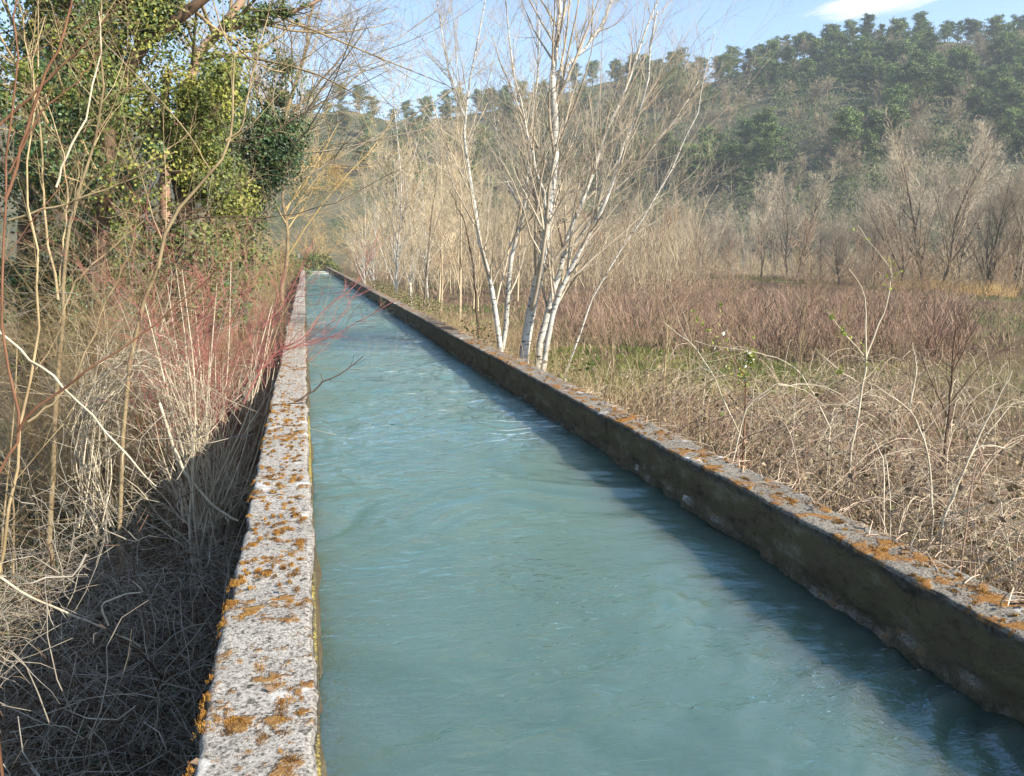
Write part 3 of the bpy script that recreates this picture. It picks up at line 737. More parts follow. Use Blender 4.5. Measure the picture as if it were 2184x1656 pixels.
# ------------------------------------------------------------------ main white poplars
def px_path(pts, t, K=14):
    p = spline([PX(x, y, t + (d if len(rest) else 0)) for x, y, *rest in pts for d in [rest[0] if rest else 0]], K)
    L = np.linalg.norm(p[-1] - p[0]); j = rng.normal(0, L*.004, p.shape); j[0] = 0
    return p + j
def hero_tree(name, stemlist, t, label, cat, mt, mc, seed, n1=10, n2=7, n3=5, ang=(18, 42), up=.09, ln=(.22, .45), t1=(.2, .95), rt=.004, twl=(.3, .6), root=True, wob=.07, group=None, s7=8, n4=0):
    """stemlist: [(pixel points (x,y[,dt]), radius at base, radius at tip)]"""
    g2 = np.random.default_rng(seed)
    paths = [px_path(p, t) for p, a, b in stemlist]; rad = [np.linspace(a, b, 14) for p, a, b in stemlist]
    f = paths[0][0]
    if f[2] > gz(f[0], f[1]) - .05: paths[0] = spline(np.vstack([[f[0], f[1], gz(f[0], f[1]) - .1], paths[0]]), 14)
    base = paths[0][0].copy()
    e = link(name, None, None, base)
    for p, r in zip(paths, rad):
        g = Geo(); g.add(*tubes((p - base)[None], r[None], s7)); link('trunk', g.mesh('trunk', mt), e)
    P, Rr = np.array(paths) - base, np.array(rad)
    C = Geo()
    b1, r1 = grow(P, Rr, n1, t1, ang, ln, .5, up, wob, 7, g2, shape=lambda t: 1.1 - .6*t, rmin=rt); C.add(*tubes(b1, r1, 5))
    b2, r2 = grow(b1, r1, n2, (.2, .97), (20, 48), twl, .55, up*.8, wob*1.3, 5, g2, rmin=rt*.7); C.add(*tubes(b2, r2, 3))
    if n3:
        b3, r3 = grow(b2, r2, n3, (.2, .97), (20, 50), twl, .6, up*.6, wob*1.5, 4, g2, rmin=rt*.55); C.add(*(ribbons(b3, r3) if t > 20 else tubes(b3, r3, 3)))
    if n4:
        b4, r4 = grow(b3, r3, n4, (.2, .97), (20, 50), twl, .6, up*.6, wob*1.5, 3, g2, rmin=rt*.5); C.add(*tubes(b4, r4, 3))
    link('crown', C.mesh('crown', mc), e)
    tag(e, label, cat, group)
    return e
TP = 17.5
hero_tree('poplar_tree', [
    ([(1108, 860), (1120, 760), (1143, 600), (1172, 450), (1182, 300), (1186, 150), (1190, 0), (1192, -160)], .125, .04),
    ([(1135, 850, .5), (1150, 740, .5), (1176, 640, .5), (1200, 545, .5), (1255, 410, .6), (1305, 270, .8), (1350, 150, 1), (1420, -40, 1.2)], .085, .018),
    ([(1150, 850, -.4), (1168, 720, -.4), (1205, 600, -.4), (1275, 480, -.6), (1330, 330, -.8), (1375, 180, -.9), (1400, 20, -1)], .066, .014),
    ([(1166, 455), (1150, 380, -.3), (1122, 270, -.6), (1095, 140, -.8), (1075, -30, -1)], .038, .011),
    ([(1196, 560, .5), (1290, 430, .2), (1380, 330, 0), (1450, 240, -.2), (1490, 170, -.3)], .04, .010),
    ([(1183, 160), (1240, 110, .4), (1290, 40, .6), (1320, -60, .8)], .04, .012)],
    TP, 'tall white trunked poplar clump with several leaning stems beside the grey wall', 'tree', M_poplar, M_poptwig, 901, n1=26, n2=7, n3=4, rt=.0038, n4=0)
hero_tree('poplar_tree', [
    ([(1075, 820), (1062, 690), (1042, 600), (1015, 480), (1006, 400), (990, 310), (992, 235), (1015, 120), (1040, -30)], .062, .013),
    ([(990, 250), (965, 180, .3), (945, 90, .5), (930, -20, .7)], .03, .010)],
    17, 'slender white poplar with kinked stem standing apart left of the big clump', 'tree', M_poplar, M_poptwig, 902, n1=20, n2=7, n3=5, rt=.0035)
hero_tree('poplar_tree', [
    ([(1062, 800), (1085, 620), (1102, 500), (1120, 420), (1128, 330), (1145, 180), (1150, 40)], .065, .015),
    ([(1110, 440), (1075, 370, .2), (1060, 290, .3), (1045, 160, .4)], .03, .008)],
    19.5, 'thin white poplar just behind and left of the big clump', 'tree', M_poplar, M_poptwig, 903, n1=20, n2=7, n3=5, rt=.0035)
hero_tree('poplar_tree', [
    ([(1205, 800), (1262, 640), (1330, 520), (1400, 420), (1460, 300), (1500, 180), (1530, 60)], .026, .007)],
    18.5, 'pale poplar stem leaning far over toward the field', 'tree', M_poplar, M_poptwig, 904, n1=20, n2=7, n3=5, rt=.0035)
hero_tree('sapling', [([(900, 720), (906, 620), (914, 540), (918, 460), (930, 390), (928, 330)], .042, .008), ([(910, 600), (897, 540), (880, 470)], .014, .005), ([(915, 530), (940, 450), (965, 400)], .013, .004)],
    27.5, 'thin dark sapling by the grey wall left of the white poplars', 'tree', M_woodtr, M_poptwig, 905, n1=12, n2=5, n3=3, rt=.004)
hero_tree('sapling', [([(1020, 700), (1012, 600), (1002, 530), (985, 460), (960, 410)], .035, .008)],
    21, 'crooked dark sapling between the slender poplar and the dark sapling', 'tree', M_dark, M_poptwig, 906, n1=10, n2=5, n3=3, rt=.004)

# ------------------------------------------------------------------ right field
g_ = np.random.default_rng(77)
def rect(x0, x1, y0, y1, pw=1.0):
    return lambda n: np.stack([g_.uniform(x0, x1, n), y0 + (y1 - y0)*g_.uniform(0, 1, n)**pw], -1)
# red osier mass: one thicket nobody could count
def osier_xy(n):
    x = g_.uniform(1120, 2050, n); lo = np.interp(x, [1120, 1400, 1900, 2050], [30, 25, 22, 22]); hi = np.interp(x, line[:, 0], line[:, 1])*.82
    t = lo + (hi - lo)*g_.uniform(0, 1, n)**1.3
    d = (cF[None] + ((x - 1092)/FPX)[:, None]*cR[None])*t[:, None]
    return d[:, :2]
P, r = stems(7500, osier_xy, .6, 1.5, .0105, g_, .2)
sc_ = np.clip(1.3 - np.linalg.norm(P[:, :1, :2], axis=-1, keepdims=True)/75, .3, 1); P[..., 2:] = P[:, :1, 2:] + (P[..., 2:] - P[:, :1, 2:])*sc_
b, br = grow(P, r, 4, (.25, .95), (12, 35), (.3, .6), .75, .08, .1, 2, g_, rmin=.007)
G = Geo(); G.add(*tubes(P, r, 3)); G.add(*ribbons(b, br))
tag(link('osier_thicket', G.mesh('osier_thicket', M_osier)), 'reddish brown osier stems massed across the field', 'thicket', kind='stuff')
# saplings standing in front of the osiers
sp = [bare_tree(620 + k, 3.2, .020, 12, 5, 3, 0, (20, 45), .08, (.28, .5), (.2, .95), .07, rt=.004, lean=.1) for k in range(4)]
spm = [(T.mesh('trunk', M_tan), C.mesh('crown', M_osier)) for T, C in sp]
for k in range(46):
    x = g_.uniform(1290, 2184); t = g_.uniform(13, 34); p = PX(x, 600, t)
    if p[0] < 5: continue
    tree_thing('sapling', None, None, None, None, (p[0], p[1], gz(p[0], p[1])), g_.uniform(.65, 1.15), g_.uniform(0, 6.28), 'thin bare sapling standing in the rough field in front of the osiers', 'sapling', 'saplings in the rough field', *spm[k % 4])
# grass
def blades(n, xyfun, h, w, g_, lean=.35):
    xy = xyfun(n); z = gz(xy[:, 0], xy[:, 1]) - .02; n = len(xy)
    hh = g_.uniform(h*.5, h*1.3, n); a = g_.uniform(0, 6.28, n)
    b0 = np.stack([xy[:, 0], xy[:, 1], z], -1); wv = np.stack([np.cos(a), np.sin(a), 0*a], -1)*w
    d1 = np.stack([g_.normal(0, lean, n), g_.normal(0, lean, n), np.ones(n)], -1); d1 = nrm(d1)
    mid = b0 + d1*(hh*.55)[:, None]; d2 = nrm(d1 + np.stack([g_.normal(0, .5, n), g_.normal(0, .5, n), -.3 + 0*a], -1)); tip = mid + d2*(hh*.5)[:, None]
    V = np.stack([b0 - wv, b0 + wv, mid + wv*.7, mid - wv*.7, tip + wv*.15, tip - wv*.15], 1)
    i = np.arange(n)[:, None]*6
    return V.reshape(-1, 3), np.concatenate([i + np.array([[0, 1, 2, 3]]), i + np.array([[3, 2, 4, 5]])])
def field_xy(keep_fn, x0, x1, y0, y1, pw):
    def fn(n):
        q = np.stack([x0 + (x1 - x0)*g_.uniform(0, 1, n), y0 + (y1 - y0)*g_.uniform(0, 1, n)**pw], -1)
        return q[keep_fn(q)]
    return fn
inpatch = lambda q: ((q[:, 0] - 8.8)/3.4)**2 + ((q[:, 1] - 19.5)/4.6)**2 < 1
cover = lambda q, s, th: ~(inpatch(q) & (s != 3)) & (fbm(np.stack([q[:, 0]*.22, q[:, 1]*.22, 0*q[:, 0]], -1), s, 3) > th)
G = Geo()
G.add(*blades(32000, field_xy(lambda q: cover(q, 3, .45), 3.3, 22, 2, 36, 1.4), .15, .006, g_))
G.add(*blades(16000, lambda n: (lambda a, r_: np.stack([8.8 + 3.6*r_*np.cos(a), 19.5 + 5.0*r_*np.sin(a)], -1))(g_.uniform(0, 6.28, n), np.sqrt(g_.uniform(0, 1, n))), .15, .010, g_))
G.add(*blades(9000, field_xy(lambda q: cover(q*.5, 3, .5), 3.4, 60, 30, 110, 1.3), .22, .022, g_))
G.add(*blades(9000, band(1230, 2060, .84, 1.0), .16, .035, g_))
tag(link('grass', G.mesh('grass', M_grass, False)), 'short green grass in patches of the rough field', 'grass', kind='stuff')
G = Geo()
G.add(*blades(15000, field_xy(lambda q: cover(q, 8, .50), 3.3, 24, 2, 40, 1.3), .28, .005, g_, .9))
G.add(*blades(15000, field_xy(lambda q: q[:, 0] > 3.4, 3.4, 60, 20, 110, 1.3), .34, .024, g_), 1)
tag(link('dry_grass', G.mesh('dry_grass', [M_dry, M_osier], False)), 'straw coloured dead grass across the rough field', 'grass', kind='stuff')
# dead stalks and low twiggy undergrowth by the wall
P, r = stems(2800, rect(3.3, 8.0, 2.0, 30, 1.4), .25, 1.0, .0048, g_, .55, 5, .38)
b, br = grow(P, r, 3, (.3, .95), (25, 65), (.25, .55), .7, .0, .2, 2, g_, rmin=.0022)
G = Geo(); G.add(*tubes(P, r, 3), 0); G.add(*tubes(b, br, 3), 0)
P, r = stems(1900, rect(3.3, 16, 3, 34, 1.2), .3, 1.2, .0055, g_, .45, 4, .35); G.add(*tubes(P, r, 3), 1)
P, r = stems(2000, rect(3.3, 12, 3, 30, 1.2), .3, 1.2, .0045, g_, .6, 4, .4); G.add(*tubes(P, r, 3), 2)
tag(link('undergrowth', G.mesh('undergrowth', [M_tan, M_dry, M_redbrown])), 'dead stalks and twigs tangled between the grey wall and the field', 'undergrowth', kind='stuff')
q = rect(3.25, 8.5, 2, 24, 1.3)(12000); keep = cover(q, 15, .47); q = q[keep]
C = np.stack([q[:, 0], q[:, 1], gz(q[:, 0], q[:, 1]) + np.abs(g_.normal(0, .32, len(q)))], -1)
G = Geo(); h_ = len(C)//4; G.add(*leaves(C[h_:], g_.uniform(.018, .045, len(C) - h_), g_), 0); G.add(*leaves(C[:h_], g_.uniform(.015, .035, h_), g_), 1)
tag(link('bramble_leaves', G.mesh('bramble_leaves', [M_leafbr, M_pale], False)), 'small dark bramble leaves along the grey wall', 'foliage', kind='stuff')
# low dark evergreen brush under the poplars along the wall
q = np.stack([3.35 + np.abs(g_.normal(0, .9, 26000)), 9 + 40*g_.uniform(0, 1, 26000)**1.2], -1); q = q[cover(q*1.6, 22, .46)]
C = np.stack([q[:, 0], q[:, 1], gz(q[:, 0], q[:, 1]) + g_.uniform(0, 1.4, len(q))*np.clip(1.1 - (q[:, 0] - 3.3)*.18, .3, 1)], -1)
G = Geo(); h_ = len(C)*3//5; G.add(*leaves(C[:h_], g_.uniform(.025, .06, h_), g_), 0); G.add(*leaves(C[h_:], g_.uniform(.025, .06, len(C) - h_), g_), 2)
P, r = stems(3600, lambda n: np.stack([3.35 + np.abs(g_.normal(0, 1.2, n)), 9 + 60*g_.uniform(0, 1, n)**1.2], -1), .5, 1.6, .006, g_, .4, 5, .25); ok = (P[:, :, 0] > 3.27).all(1); G.add(*tubes(P[ok], r[ok], 3), 1)
tag(link('undergrowth', G.mesh('undergrowth', [M_leafbr, M_tan, M_ivym], False)), 'olive leafy brush along the grey wall below the poplars', 'undergrowth', kind='stuff')

# arching brambles near the wall: each a plant of its own
def arch(base, L, H, az, g2, K=12, droop=1.0):
    u = np.linspace(0, 1, K); d = np.array([math.cos(az), math.sin(az), 0])
    p = base[None] + d[None]*(L*u)[:, None]; p[:, 2] += H*4*u*(1 - u*droop*.78)/ (1.28)
    return p + np.cumsum(g2.normal(0, .012, (K, 3)), 0)
def bramble(loc, n, L, Hh, seed, label, m=M_tan, lf=0, leafm=M_leafbr, rad=.0055, group='brambles along the grey wall'):
    g2 = np.random.default_rng(seed); e = link('bramble', None, None, loc); tag(e, label, 'bramble', group)
    P = np.array([arch(np.array([g2.normal(0, .12), g2.normal(0, .12), -.1]), g2.uniform(.4, 1)*L, g2.uniform(.5, 1)*Hh, g2.uniform(-1.5, 1.5) if loc[0] < 5.6 else g2.uniform(0, 6.28), g2) for k in range(n)])
    r = (rad*g2.uniform(.6, 1.2, n))[:, None]*np.linspace(1, .35, 12)[None]
    g = Geo(); g.add(*tubes(P, r, 5)); 
    b, br = grow(P, r, 5, (.25, .95), (30, 75), (.1, .3), .6, .02, .15, 4, g2, rmin=.0018); g.add(*tubes(b, br, 3))
    link('cane', g.mesh('cane', m), e)
    if lf:
        C = b.reshape(-1, 3)[g2.integers(0, b.shape[0]*b.shape[1], lf)] + g2.normal(0, .03, (lf, 3))
        g = Geo(); g.add(*leaves(C, g2.uniform(.025, .055, lf), g2)); link('foliage', g.mesh('foliage', leafm, False), e)
    return e
bs = [(1420, 830, 12), (1560, 900, 9.5), (1700, 900, 9.3), (1820, 850, 9.6), (1650, 1000, 7.6), (1950, 900, 8.8), (2080, 980, 7.2), (1780, 1010, 7.4), (1900, 1080, 6.4), (2100, 1150, 5.6), (1480, 860, 11), (1990, 1060, 6.6), (1350, 800, 14), (2160, 1020, 7.0),
      (1620, 860, 10.5), (1760, 880, 10), (1880, 930, 9), (2020, 880, 9.6), (2130, 900, 9), (1700, 960, 8.3), (1840, 980, 8.0), (1960, 990, 7.6), (2060, 1080, 6.4), (2150, 1110, 6.0), (1530, 930, 9.0), (1600, 950, 8.6), (1290, 790, 15), (2180, 960, 8)]
gb_ = np.random.default_rng(5)
bs += [(gb_.uniform(1330, 2184), 900, gb_.uniform(6, 15)) for _ in range(46)]
for k, (x, y, t) in enumerate(bs):
    p = PX(x, y, t); c_ = k % 3
    if p[0] < 3.45: p[0] = 3.45 + .5*gb_.uniform()
    p[2] = gz(p[0], p[1])
    bramble(p, 10, 2.2, gb_.uniform(.8, 1.5), 700 + k, ['reddish arching leafless bramble in the tangle beyond the grey wall', 'tan arching leafless bramble in the tangle beyond the grey wall', 'pale arching leafless bramble in the tangle beyond the grey wall'][c_],
            [M_osier, M_cane, M_pale][c_], 40, rad=.0065, group=['reddish brambles beyond the grey wall', 'tan brambles beyond the grey wall', 'pale brambles beyond the grey wall'][c_])

# ------------------------------------------------------------------ named shrubs on the right, traced stems
def twig_plant(name, stems_, t, label, cat, m, seed, n1=5, n2=0, ln=(.12, .3), ang=(25, 60), rt=.002, leaf=None, group=None, up=.02, s7=6, leafn=0, leafs=.03):
    g2 = np.random.default_rng(seed); paths = []; rad = []
    mm_ = []
    for pts, a, b, *m_ in stems_: paths.append(px_path(pts, t, 16)); rad.append(np.linspace(a, b, 16)); mm_.append(m_[0] if m_ else m)
    if name not in ('fallen_stem', 'dogwood_spray') and paths[0][0][2] > gz(paths[0][0][0], paths[0][0][1]) - .05:
        f = paths[0][0]; paths[0] = spline(np.vstack([[f[0] + .02, f[1] + .05, gz(f[0], f[1]) - .1], paths[0]]), 16)
    base = paths[0][0].copy(); e = link(name, None, None, base); tag(e, label, cat, group)
    P = np.array(paths) - base; Rr = np.array(rad)
    for p, r, m_ in zip(P, Rr, mm_):
        g = Geo(); g.add(*tubes(p[None], r[None], s7)); link('stem', g.mesh('stem', m_), e)
    g = Geo(); b1 = None
    if n1:
        b1, r1 = grow(P, Rr, n1, (.3, .97), ang, ln, .45, up, .12, 6, g2, rmin=rt); g.add(*tubes(b1, r1, 4))
        if n2:
            b2, r2 = grow(b1, r1, n2, (.2, .97), (25, 55), (.25, .55), .6, up, .15, 4, g2, rmin=rt*.7); g.add(*tubes(b2, r2, 3))
        link('twigs', g.mesh('twigs', m), e)
    if leafn:
        src = b1.reshape(-1, 3) if b1 is not None else P.reshape(-1, 3)
        for lm, nn, nm in leafn:
            C = src[g2.integers(0, len(src), nn)] + g2.normal(0, .02, (nn, 3)); g = Geo(); g.add(*leaves(C, g2.uniform(.5, 1.3, nn)*leafs, g2)); link(nm, g.mesh(nm, lm, False), e)
    return e
twig_plant('leafing_shrub', [([(1815, 960), (1830, 880), (1845, 800), (1848, 760), (1845, 690), (1840, 620), (1812, 575)], .014, .004), ([(1845, 770), (1870, 700), (1885, 670), (1900, 600), (1890, 560), (1830, 480)], .010, .003), ([(1843, 760), (1800, 710), (1765, 665)], .007, .003), ([(1830, 815), (1790, 790), (1740, 745)], .007, .003)],
           8.6, 'tall shrub with pale kinked stems and green buds at its tips', 'shrub', M_pale, 801, 4, 0, (.06, .16), leafn=[(M_bud, 90, 'leaf_buds')], leafs=.035)
twig_plant('blossom_shrub', [([(1588, 900), (1590, 830), (1585, 800), (1560, 760), (1530, 735)], .010, .003), ([(1585, 800), (1600, 770), (1600, 745)], .006, .002)],
           9.2, 'small shrub with white blossom and fresh leaves above the brambles', 'shrub', M_redbrown, 802, 9, 0, (.12, .3), leafn=[(M_bud, 260, 'leaf_buds'), (M_petal, 26, 'blossom')], leafs=.034)
twig_plant('bramble', [([(1590, 950), (1555, 880), (1520, 800), (1480, 740), (1430, 700), (1415, 690)], .010, .004)], 9.5, 'single pale cane leaning over the grass patch', 'bramble', M_pale, 803, 3)
twig_plant('bramble', [([(1770, 920), (1740, 850), (1700, 790), (1650, 760), (1570, 745), (1480, 730)], .009, .003)], 9, 'long pinkish cane arching above the white blossom', 'bramble', M_pale, 804, 3)
twig_plant('bramble', [([(1560, 1000), (1590, 880), (1640, 830), (1665, 820), (1720, 835), (1760, 870)], .009, .003), ([(1660, 822), (1760, 825), (1830, 870)], .006, .002)], 8.6, 'pale cane bent over in an arch above the grey wall', 'bramble', M_pale, 805, 4)
twig_plant('bramble', [([(1990, 1110), (1985, 1010), (1965, 920), (1935, 870), (1880, 830), (1840, 810)], .010, .003), ([(1940, 870), (1955, 790), (1945, 730)], .008, .003)], 7.0, 'stout pale forked cane rising from the tangle', 'bramble', M_pale, 806, 4)
twig_plant('bramble', [([(2010, 1120), (2060, 990), (2120, 870), (2160, 790)], .011, .004), ([(2020, 1090), (2080, 960), (2150, 955), (2184, 930)], .008, .003)], 6.6, 'thick pale cane leaning outward at the picture edge', 'bramble', M_pale, 807, 4)
twig_plant('field_shrub', [([(2010, 1010), (2025, 880), (2030, 800), (2040, 700), (2035, 640)], .018, .004), ([(2028, 860), (2090, 780), (2150, 740), (2184, 720)], .009, .003), ([(2026, 900), (1980, 800), (1960, 740)], .009, .003), ([(2030, 800), (2080, 700), (2110, 640)], .008, .003)], 9.0, 'dark many branched shrub standing above the bramble tangle', 'shrub', M_dark, 808, 9, 4, (.25, .5))

# ------------------------------------------------------------------ LEFT BANK
g_ = np.random.default_rng(55)
def ivy_tree(name, stemlist, t, label, seed, mats, mt=M_dark, nclump=60, per=120, spread=.55, size=.085, tl=(.15, 1.), n1=9, twig=M_tan, cw=None, lnn=(.25, .5), limb=True):
    """trunks with limbs; ivy foliage clumped round them; bare twigs beyond"""
    g2 = np.random.default_rng(seed)
    paths = [px_path(p, t) for p, a, b in stemlist]; rad = [np.linspace(a, b, 14) for p, a, b in stemlist]
    f = paths[0][0]
    if f[2] > gz(f[0], f[1]) - .05: paths[0] = spline(np.vstack([[f[0], f[1], gz(f[0], f[1]) - .1], paths[0]]), 14)
    base = paths[0][0].copy(); e = link(name, None, None, base); tag(e, label, 'tree', 'ivy clad trees of the thicket')
    for p, r in zip(paths, rad):
        g = Geo(); g.add(*tubes((p - base)[None], r[None], 8)); link('trunk', g.mesh('trunk', mt), e)
    P, Rr = np.array(paths) - base, np.array(rad)
    b1, r1 = grow(P, Rr, n1, (.2, .97), (35, 80), lnn, .45, .03, .12, 7, g2, rmin=.006)
    b2, r2 = grow(b1, r1, 7, (.2, .97), (25, 55), (.35, .65), .55, .04, .12, 5, g2, rmin=.004)
    b3, r3 = grow(b2, r2, 5, (.2, .97), (25, 55), (.35, .65), .55, .03, .15, 4, g2, rmin=.003)
    g = Geo(); g.add(*tubes(b1, r1, 5)); g.add(*tubes(b2, r2, 4)); g.add(*tubes(b3, r3, 3)); link('crown', g.mesh('crown', twig), e)
    src = np.concatenate([P[:, 2:].reshape(-1, 3).repeat(3, 0), b1.reshape(-1, 3), b2[:, :3].reshape(-1, 3)])
    if not limb: src = P[-1:, 1:9].reshape(-1, 3)
    cc = src[g2.integers(0, len(src), nclump)] + g2.normal(0, .12, (nclump, 3))
    sz = g2.uniform(.12, 1.25, nclump)*spread*1.05
    for mi, m in enumerate(mats):
        sel = cc[mi::len(mats)]; ss = sz[mi::len(mats)]
        d = nrm(g2.normal(size=(len(sel), per, 3)))
        C = sel[:, None] + d*(ss[:, None]*g2.uniform(.2, 1, (len(sel), per))**.5)[..., None]*np.array([1, 1, .85])
        g = Geo(); nn = nrm(d*.8 + np.array([.4, -.3, .35])); C = C.reshape(-1, 3)
        g.add(*leaves(C, g2.uniform(.6, 1.25, len(C))*size, g2, normal=nn.reshape(-1, 3)*1.1, aspect=1.15, jit=.55)); link('ivy', g.mesh('ivy', m, False), e)
    return e
ivy_tree('ivy_tree', [([(205, 760), (215, 560), (225, 400), (235, 280), (270, 150), (340, 60), (420, 15), (480, -40)], .16, .07), ([(232, 290), (190, 180), (150, 60), (130, -60)], .14, .06), ([(300, 105), (310, 20), (330, -70)], .10, .05)],
         14, 'big ivy covered tree with leaning dark trunk and yellow green sunlit ivy', 1001, [M_ivy, M_ivym, M_ivyy, M_ivy], nclump=190, per=215, spread=.56, size=.056, n1=10, lnn=(.2, .36))
ivy_tree('ivy_tree', [([(390, 640), (395, 480), (372, 330), (350, 230), (360, 150)], .16, .06), ([(392, 460), (420, 330), (415, 220)], .12, .04)],
         15, 'column of bright yellow green ivy hanging below the leaning trunk', 1002, [M_ivyy, M_ivym, M_ivyy], nclump=120, per=215, spread=.5, size=.054, n1=7, lnn=(.15, .3))
ivy_tree('ivy_tree', [([(520, 640), (530, 480), (548, 360), (560, 260), (580, 210)], .20, .05), ([(530, 480), (480, 380), (470, 300)], .12, .05), ([(540, 400), (590, 330), (600, 290)], .08, .04)],
         21, 'dark green ivy mass on a trunk behind the red twigged shrub', 1003, [M_ivy, M_ivym, M_ivy], nclump=170, per=190, spread=.62, size=.066, n1=7, lnn=(.12, .25))
ivy_tree('ivy_tree', [([(60, 800), (55, 600), (70, 400), (60, 200), (80, 40), (90, -60)], .2, .08), ([(60, 460), (120, 330), (140, 200), (135, 80)], .12, .05)],
         16, 'dark ivy tree filling the far left corner behind the bare stems', 1004, [M_ivy, M_ivym], nclump=120, per=190, spread=.62, size=.060, n1=11)
ivy_tree('ivy_tree', [([(300, 760), (305, 640), (300, 560), (310, 500)], .1, .05), ([(180, 780), (170, 660), (185, 560)], .1, .04), ([(440, 720), (450, 620), (440, 540)], .1, .04), ([(90, 800), (100, 680), (85, 580)], .1, .04)],
         15.5, 'low ivy covered brush at the foot of the ivy trees', 1005, [M_ivy, M_ivym, M_ivym], nclump=200, per=155, spread=.6, size=.058, n1=10)
# pinkish leaning tree with ivy on its limb
ivy_tree('leaning_tree', [([(350, 420), (385, 240), (420, 125), (470, 65), (510, 10), (545, -60)], .12, .07), ([(470, 66), (530, 50), (570, 28), (620, 27), (680, 2), (720, -30)], .065, .02)],
         17, 'leaning pinkish barked tree whose side limb carries a little ivy', 1006, [M_ivym], mt=M_pink, nclump=34, per=70, spread=.15, size=.05, n1=10, twig=M_tan, lnn=(.3, .6), limb=False)
# trees with long twigs reaching right into the sky
hero_tree('twiggy_tree', [([(500, 640), (560, 400), (600, 270), (640, 140), (670, 0)], .10, .03), ([(560, 400), (570, 280), (540, 150), (560, 20)], .07, .02), ([(600, 270), (660, 200), (720, 130), (770, 60)], .04, .01)],
          23, 'bare twiggy tree fanning fine brown branches into the sky behind the ivy', 'tree', M_tan, M_poptwig, 911, n1=24, n2=10, n3=5, ang=(25, 70), up=.01, ln=(.35, .75), rt=.0045, wob=.1)
hero_tree('twiggy_tree', [([(600, 620), (615, 500), (600, 400), (630, 300), (625, 230)], .09, .03), ([(610, 470), (660, 400), (700, 350)], .05, .015)],
          34, 'golden twigged tree leaning over the canal beyond the ivy', 'tree', M_tan, M_yel, 912, n1=22, n2=11, n3=7, ang=(30, 80), up=.0, ln=(.4, .8), rt=.006, wob=.1)
# thicket shrubs
ts = []
for k in range(6):
    g2 = np.random.default_rng(640 + k); ns = 8
    P, r = [], []
    for q in range(ns):
        a = g2.uniform(0, 6.28); d = g2.uniform(.3, 1.9); h = g2.uniform(2.0, 4.4); e1 = np.array([math.cos(a), math.sin(a), 0])
        p0 = np.array([g2.normal(0, .12), g2.normal(0, .12), -.2]); p3 = e1*d + np.array([0, 0, h]) + g2.normal(0, .25, 3)
        P.append(spline([p0, p0 + (p3 - p0)*.33 + g2.normal(0, .12, 3) - e1*d*.12, p0 + (p3 - p0)*.66 + g2.normal(0, .16, 3), p3, p3 + (p3 - p0)*.12 + np.array([0, 0, g2.uniform(-.4, .1)]) + e1*.2], 12)); r.append(np.linspace(g2.uniform(.009, .020), .0035, 12))
    P, r = np.array(P), np.array(r); T = Geo(); T.add(*tubes(P, r, 6)); C = Geo()
    b1, r1 = grow(P, r, 11, (.12, .97), (30, 80), (.16, .5), .5, .025, .16, 7, g2, rmin=.003); C.add(*tubes(b1, r1, 4))
    b2, r2 = grow(b1, r1, 5, (.15, .97), (25, 70), (.25, .65), .6, .015, .2, 5, g2, rmin=.002); C.add(*tubes(b2, r2, 3))
    b3, r3 = grow(b2, r2, 2, (.2, .97), (25, 60), (.3, .7), .7, .01, .2, 3, g2, rmin=.0016); C.add(*tubes(b3, r3, 3))
    ts.append((T, C))
tsm = []
for c, (m1, m2, vs_) in enumerate(((M_tan, M_tan, (0, 1, 2)), (M_gold, M_gold, (3, 4)), (M_pale, M_grey, (5,)), (M_redbrown, M_tan, (2,)))):
    tsm.append([(ts[v][0].mesh('stem', m1), ts[v][1].mesh('twigs', m2)) for v in vs_])
def shrub(loc, s, rz, v, c, label, group):
    e = link('thicket_shrub', None, None, loc); e.scale = (s, s, s); e.rotation_euler = (0, 0, rz)
    v = v % len(tsm[c]); link('stem', tsm[c][v][0], e); link('twigs', tsm[c][v][1], e); tag(e, label, 'shrub', group)
labs = ['tan stemmed bare shrub in the thicket before the ivy trees', 'golden stemmed bare shrub in the thicket before the ivy trees', 'pale grey bare shrub in the thicket before the ivy trees', 'red brown stemmed bare shrub in the thicket before the ivy trees']
for k in range(44):
    x = g_.uniform(-60, 560); t = g_.uniform(7.5, 18); p = PX(x, 700, t)
    if p[0] > -1.4 or (p[0] > -3.4 and p[1] < 13): continue
    c = int(g_.choice(4, p=[.4, .3, .2, .1]))
    shrub((p[0], p[1], gz(p[0], p[1])), g_.uniform(.6, 1.05), g_.uniform(0, 6.28), k % 6, c, labs[c], ['tan shrubs of the thicket', 'golden shrubs of the thicket', 'pale shrubs of the thicket', 'red brown shrubs of the thicket'][c])
for k in range(26):
    Y_ = 14 + 75*g_.uniform()**1.2; X_ = -g_.uniform(1.3, 3.8)
    shrub((X_, Y_, gz(X_, Y_)), g_.uniform(.6, .95), g_.uniform(0, 6.28), k % 6, int(g_.choice([0, 1])), 'bare tan shrub crowding the far stretch of the left wall', 'shrubs along the far stretch of the left wall')

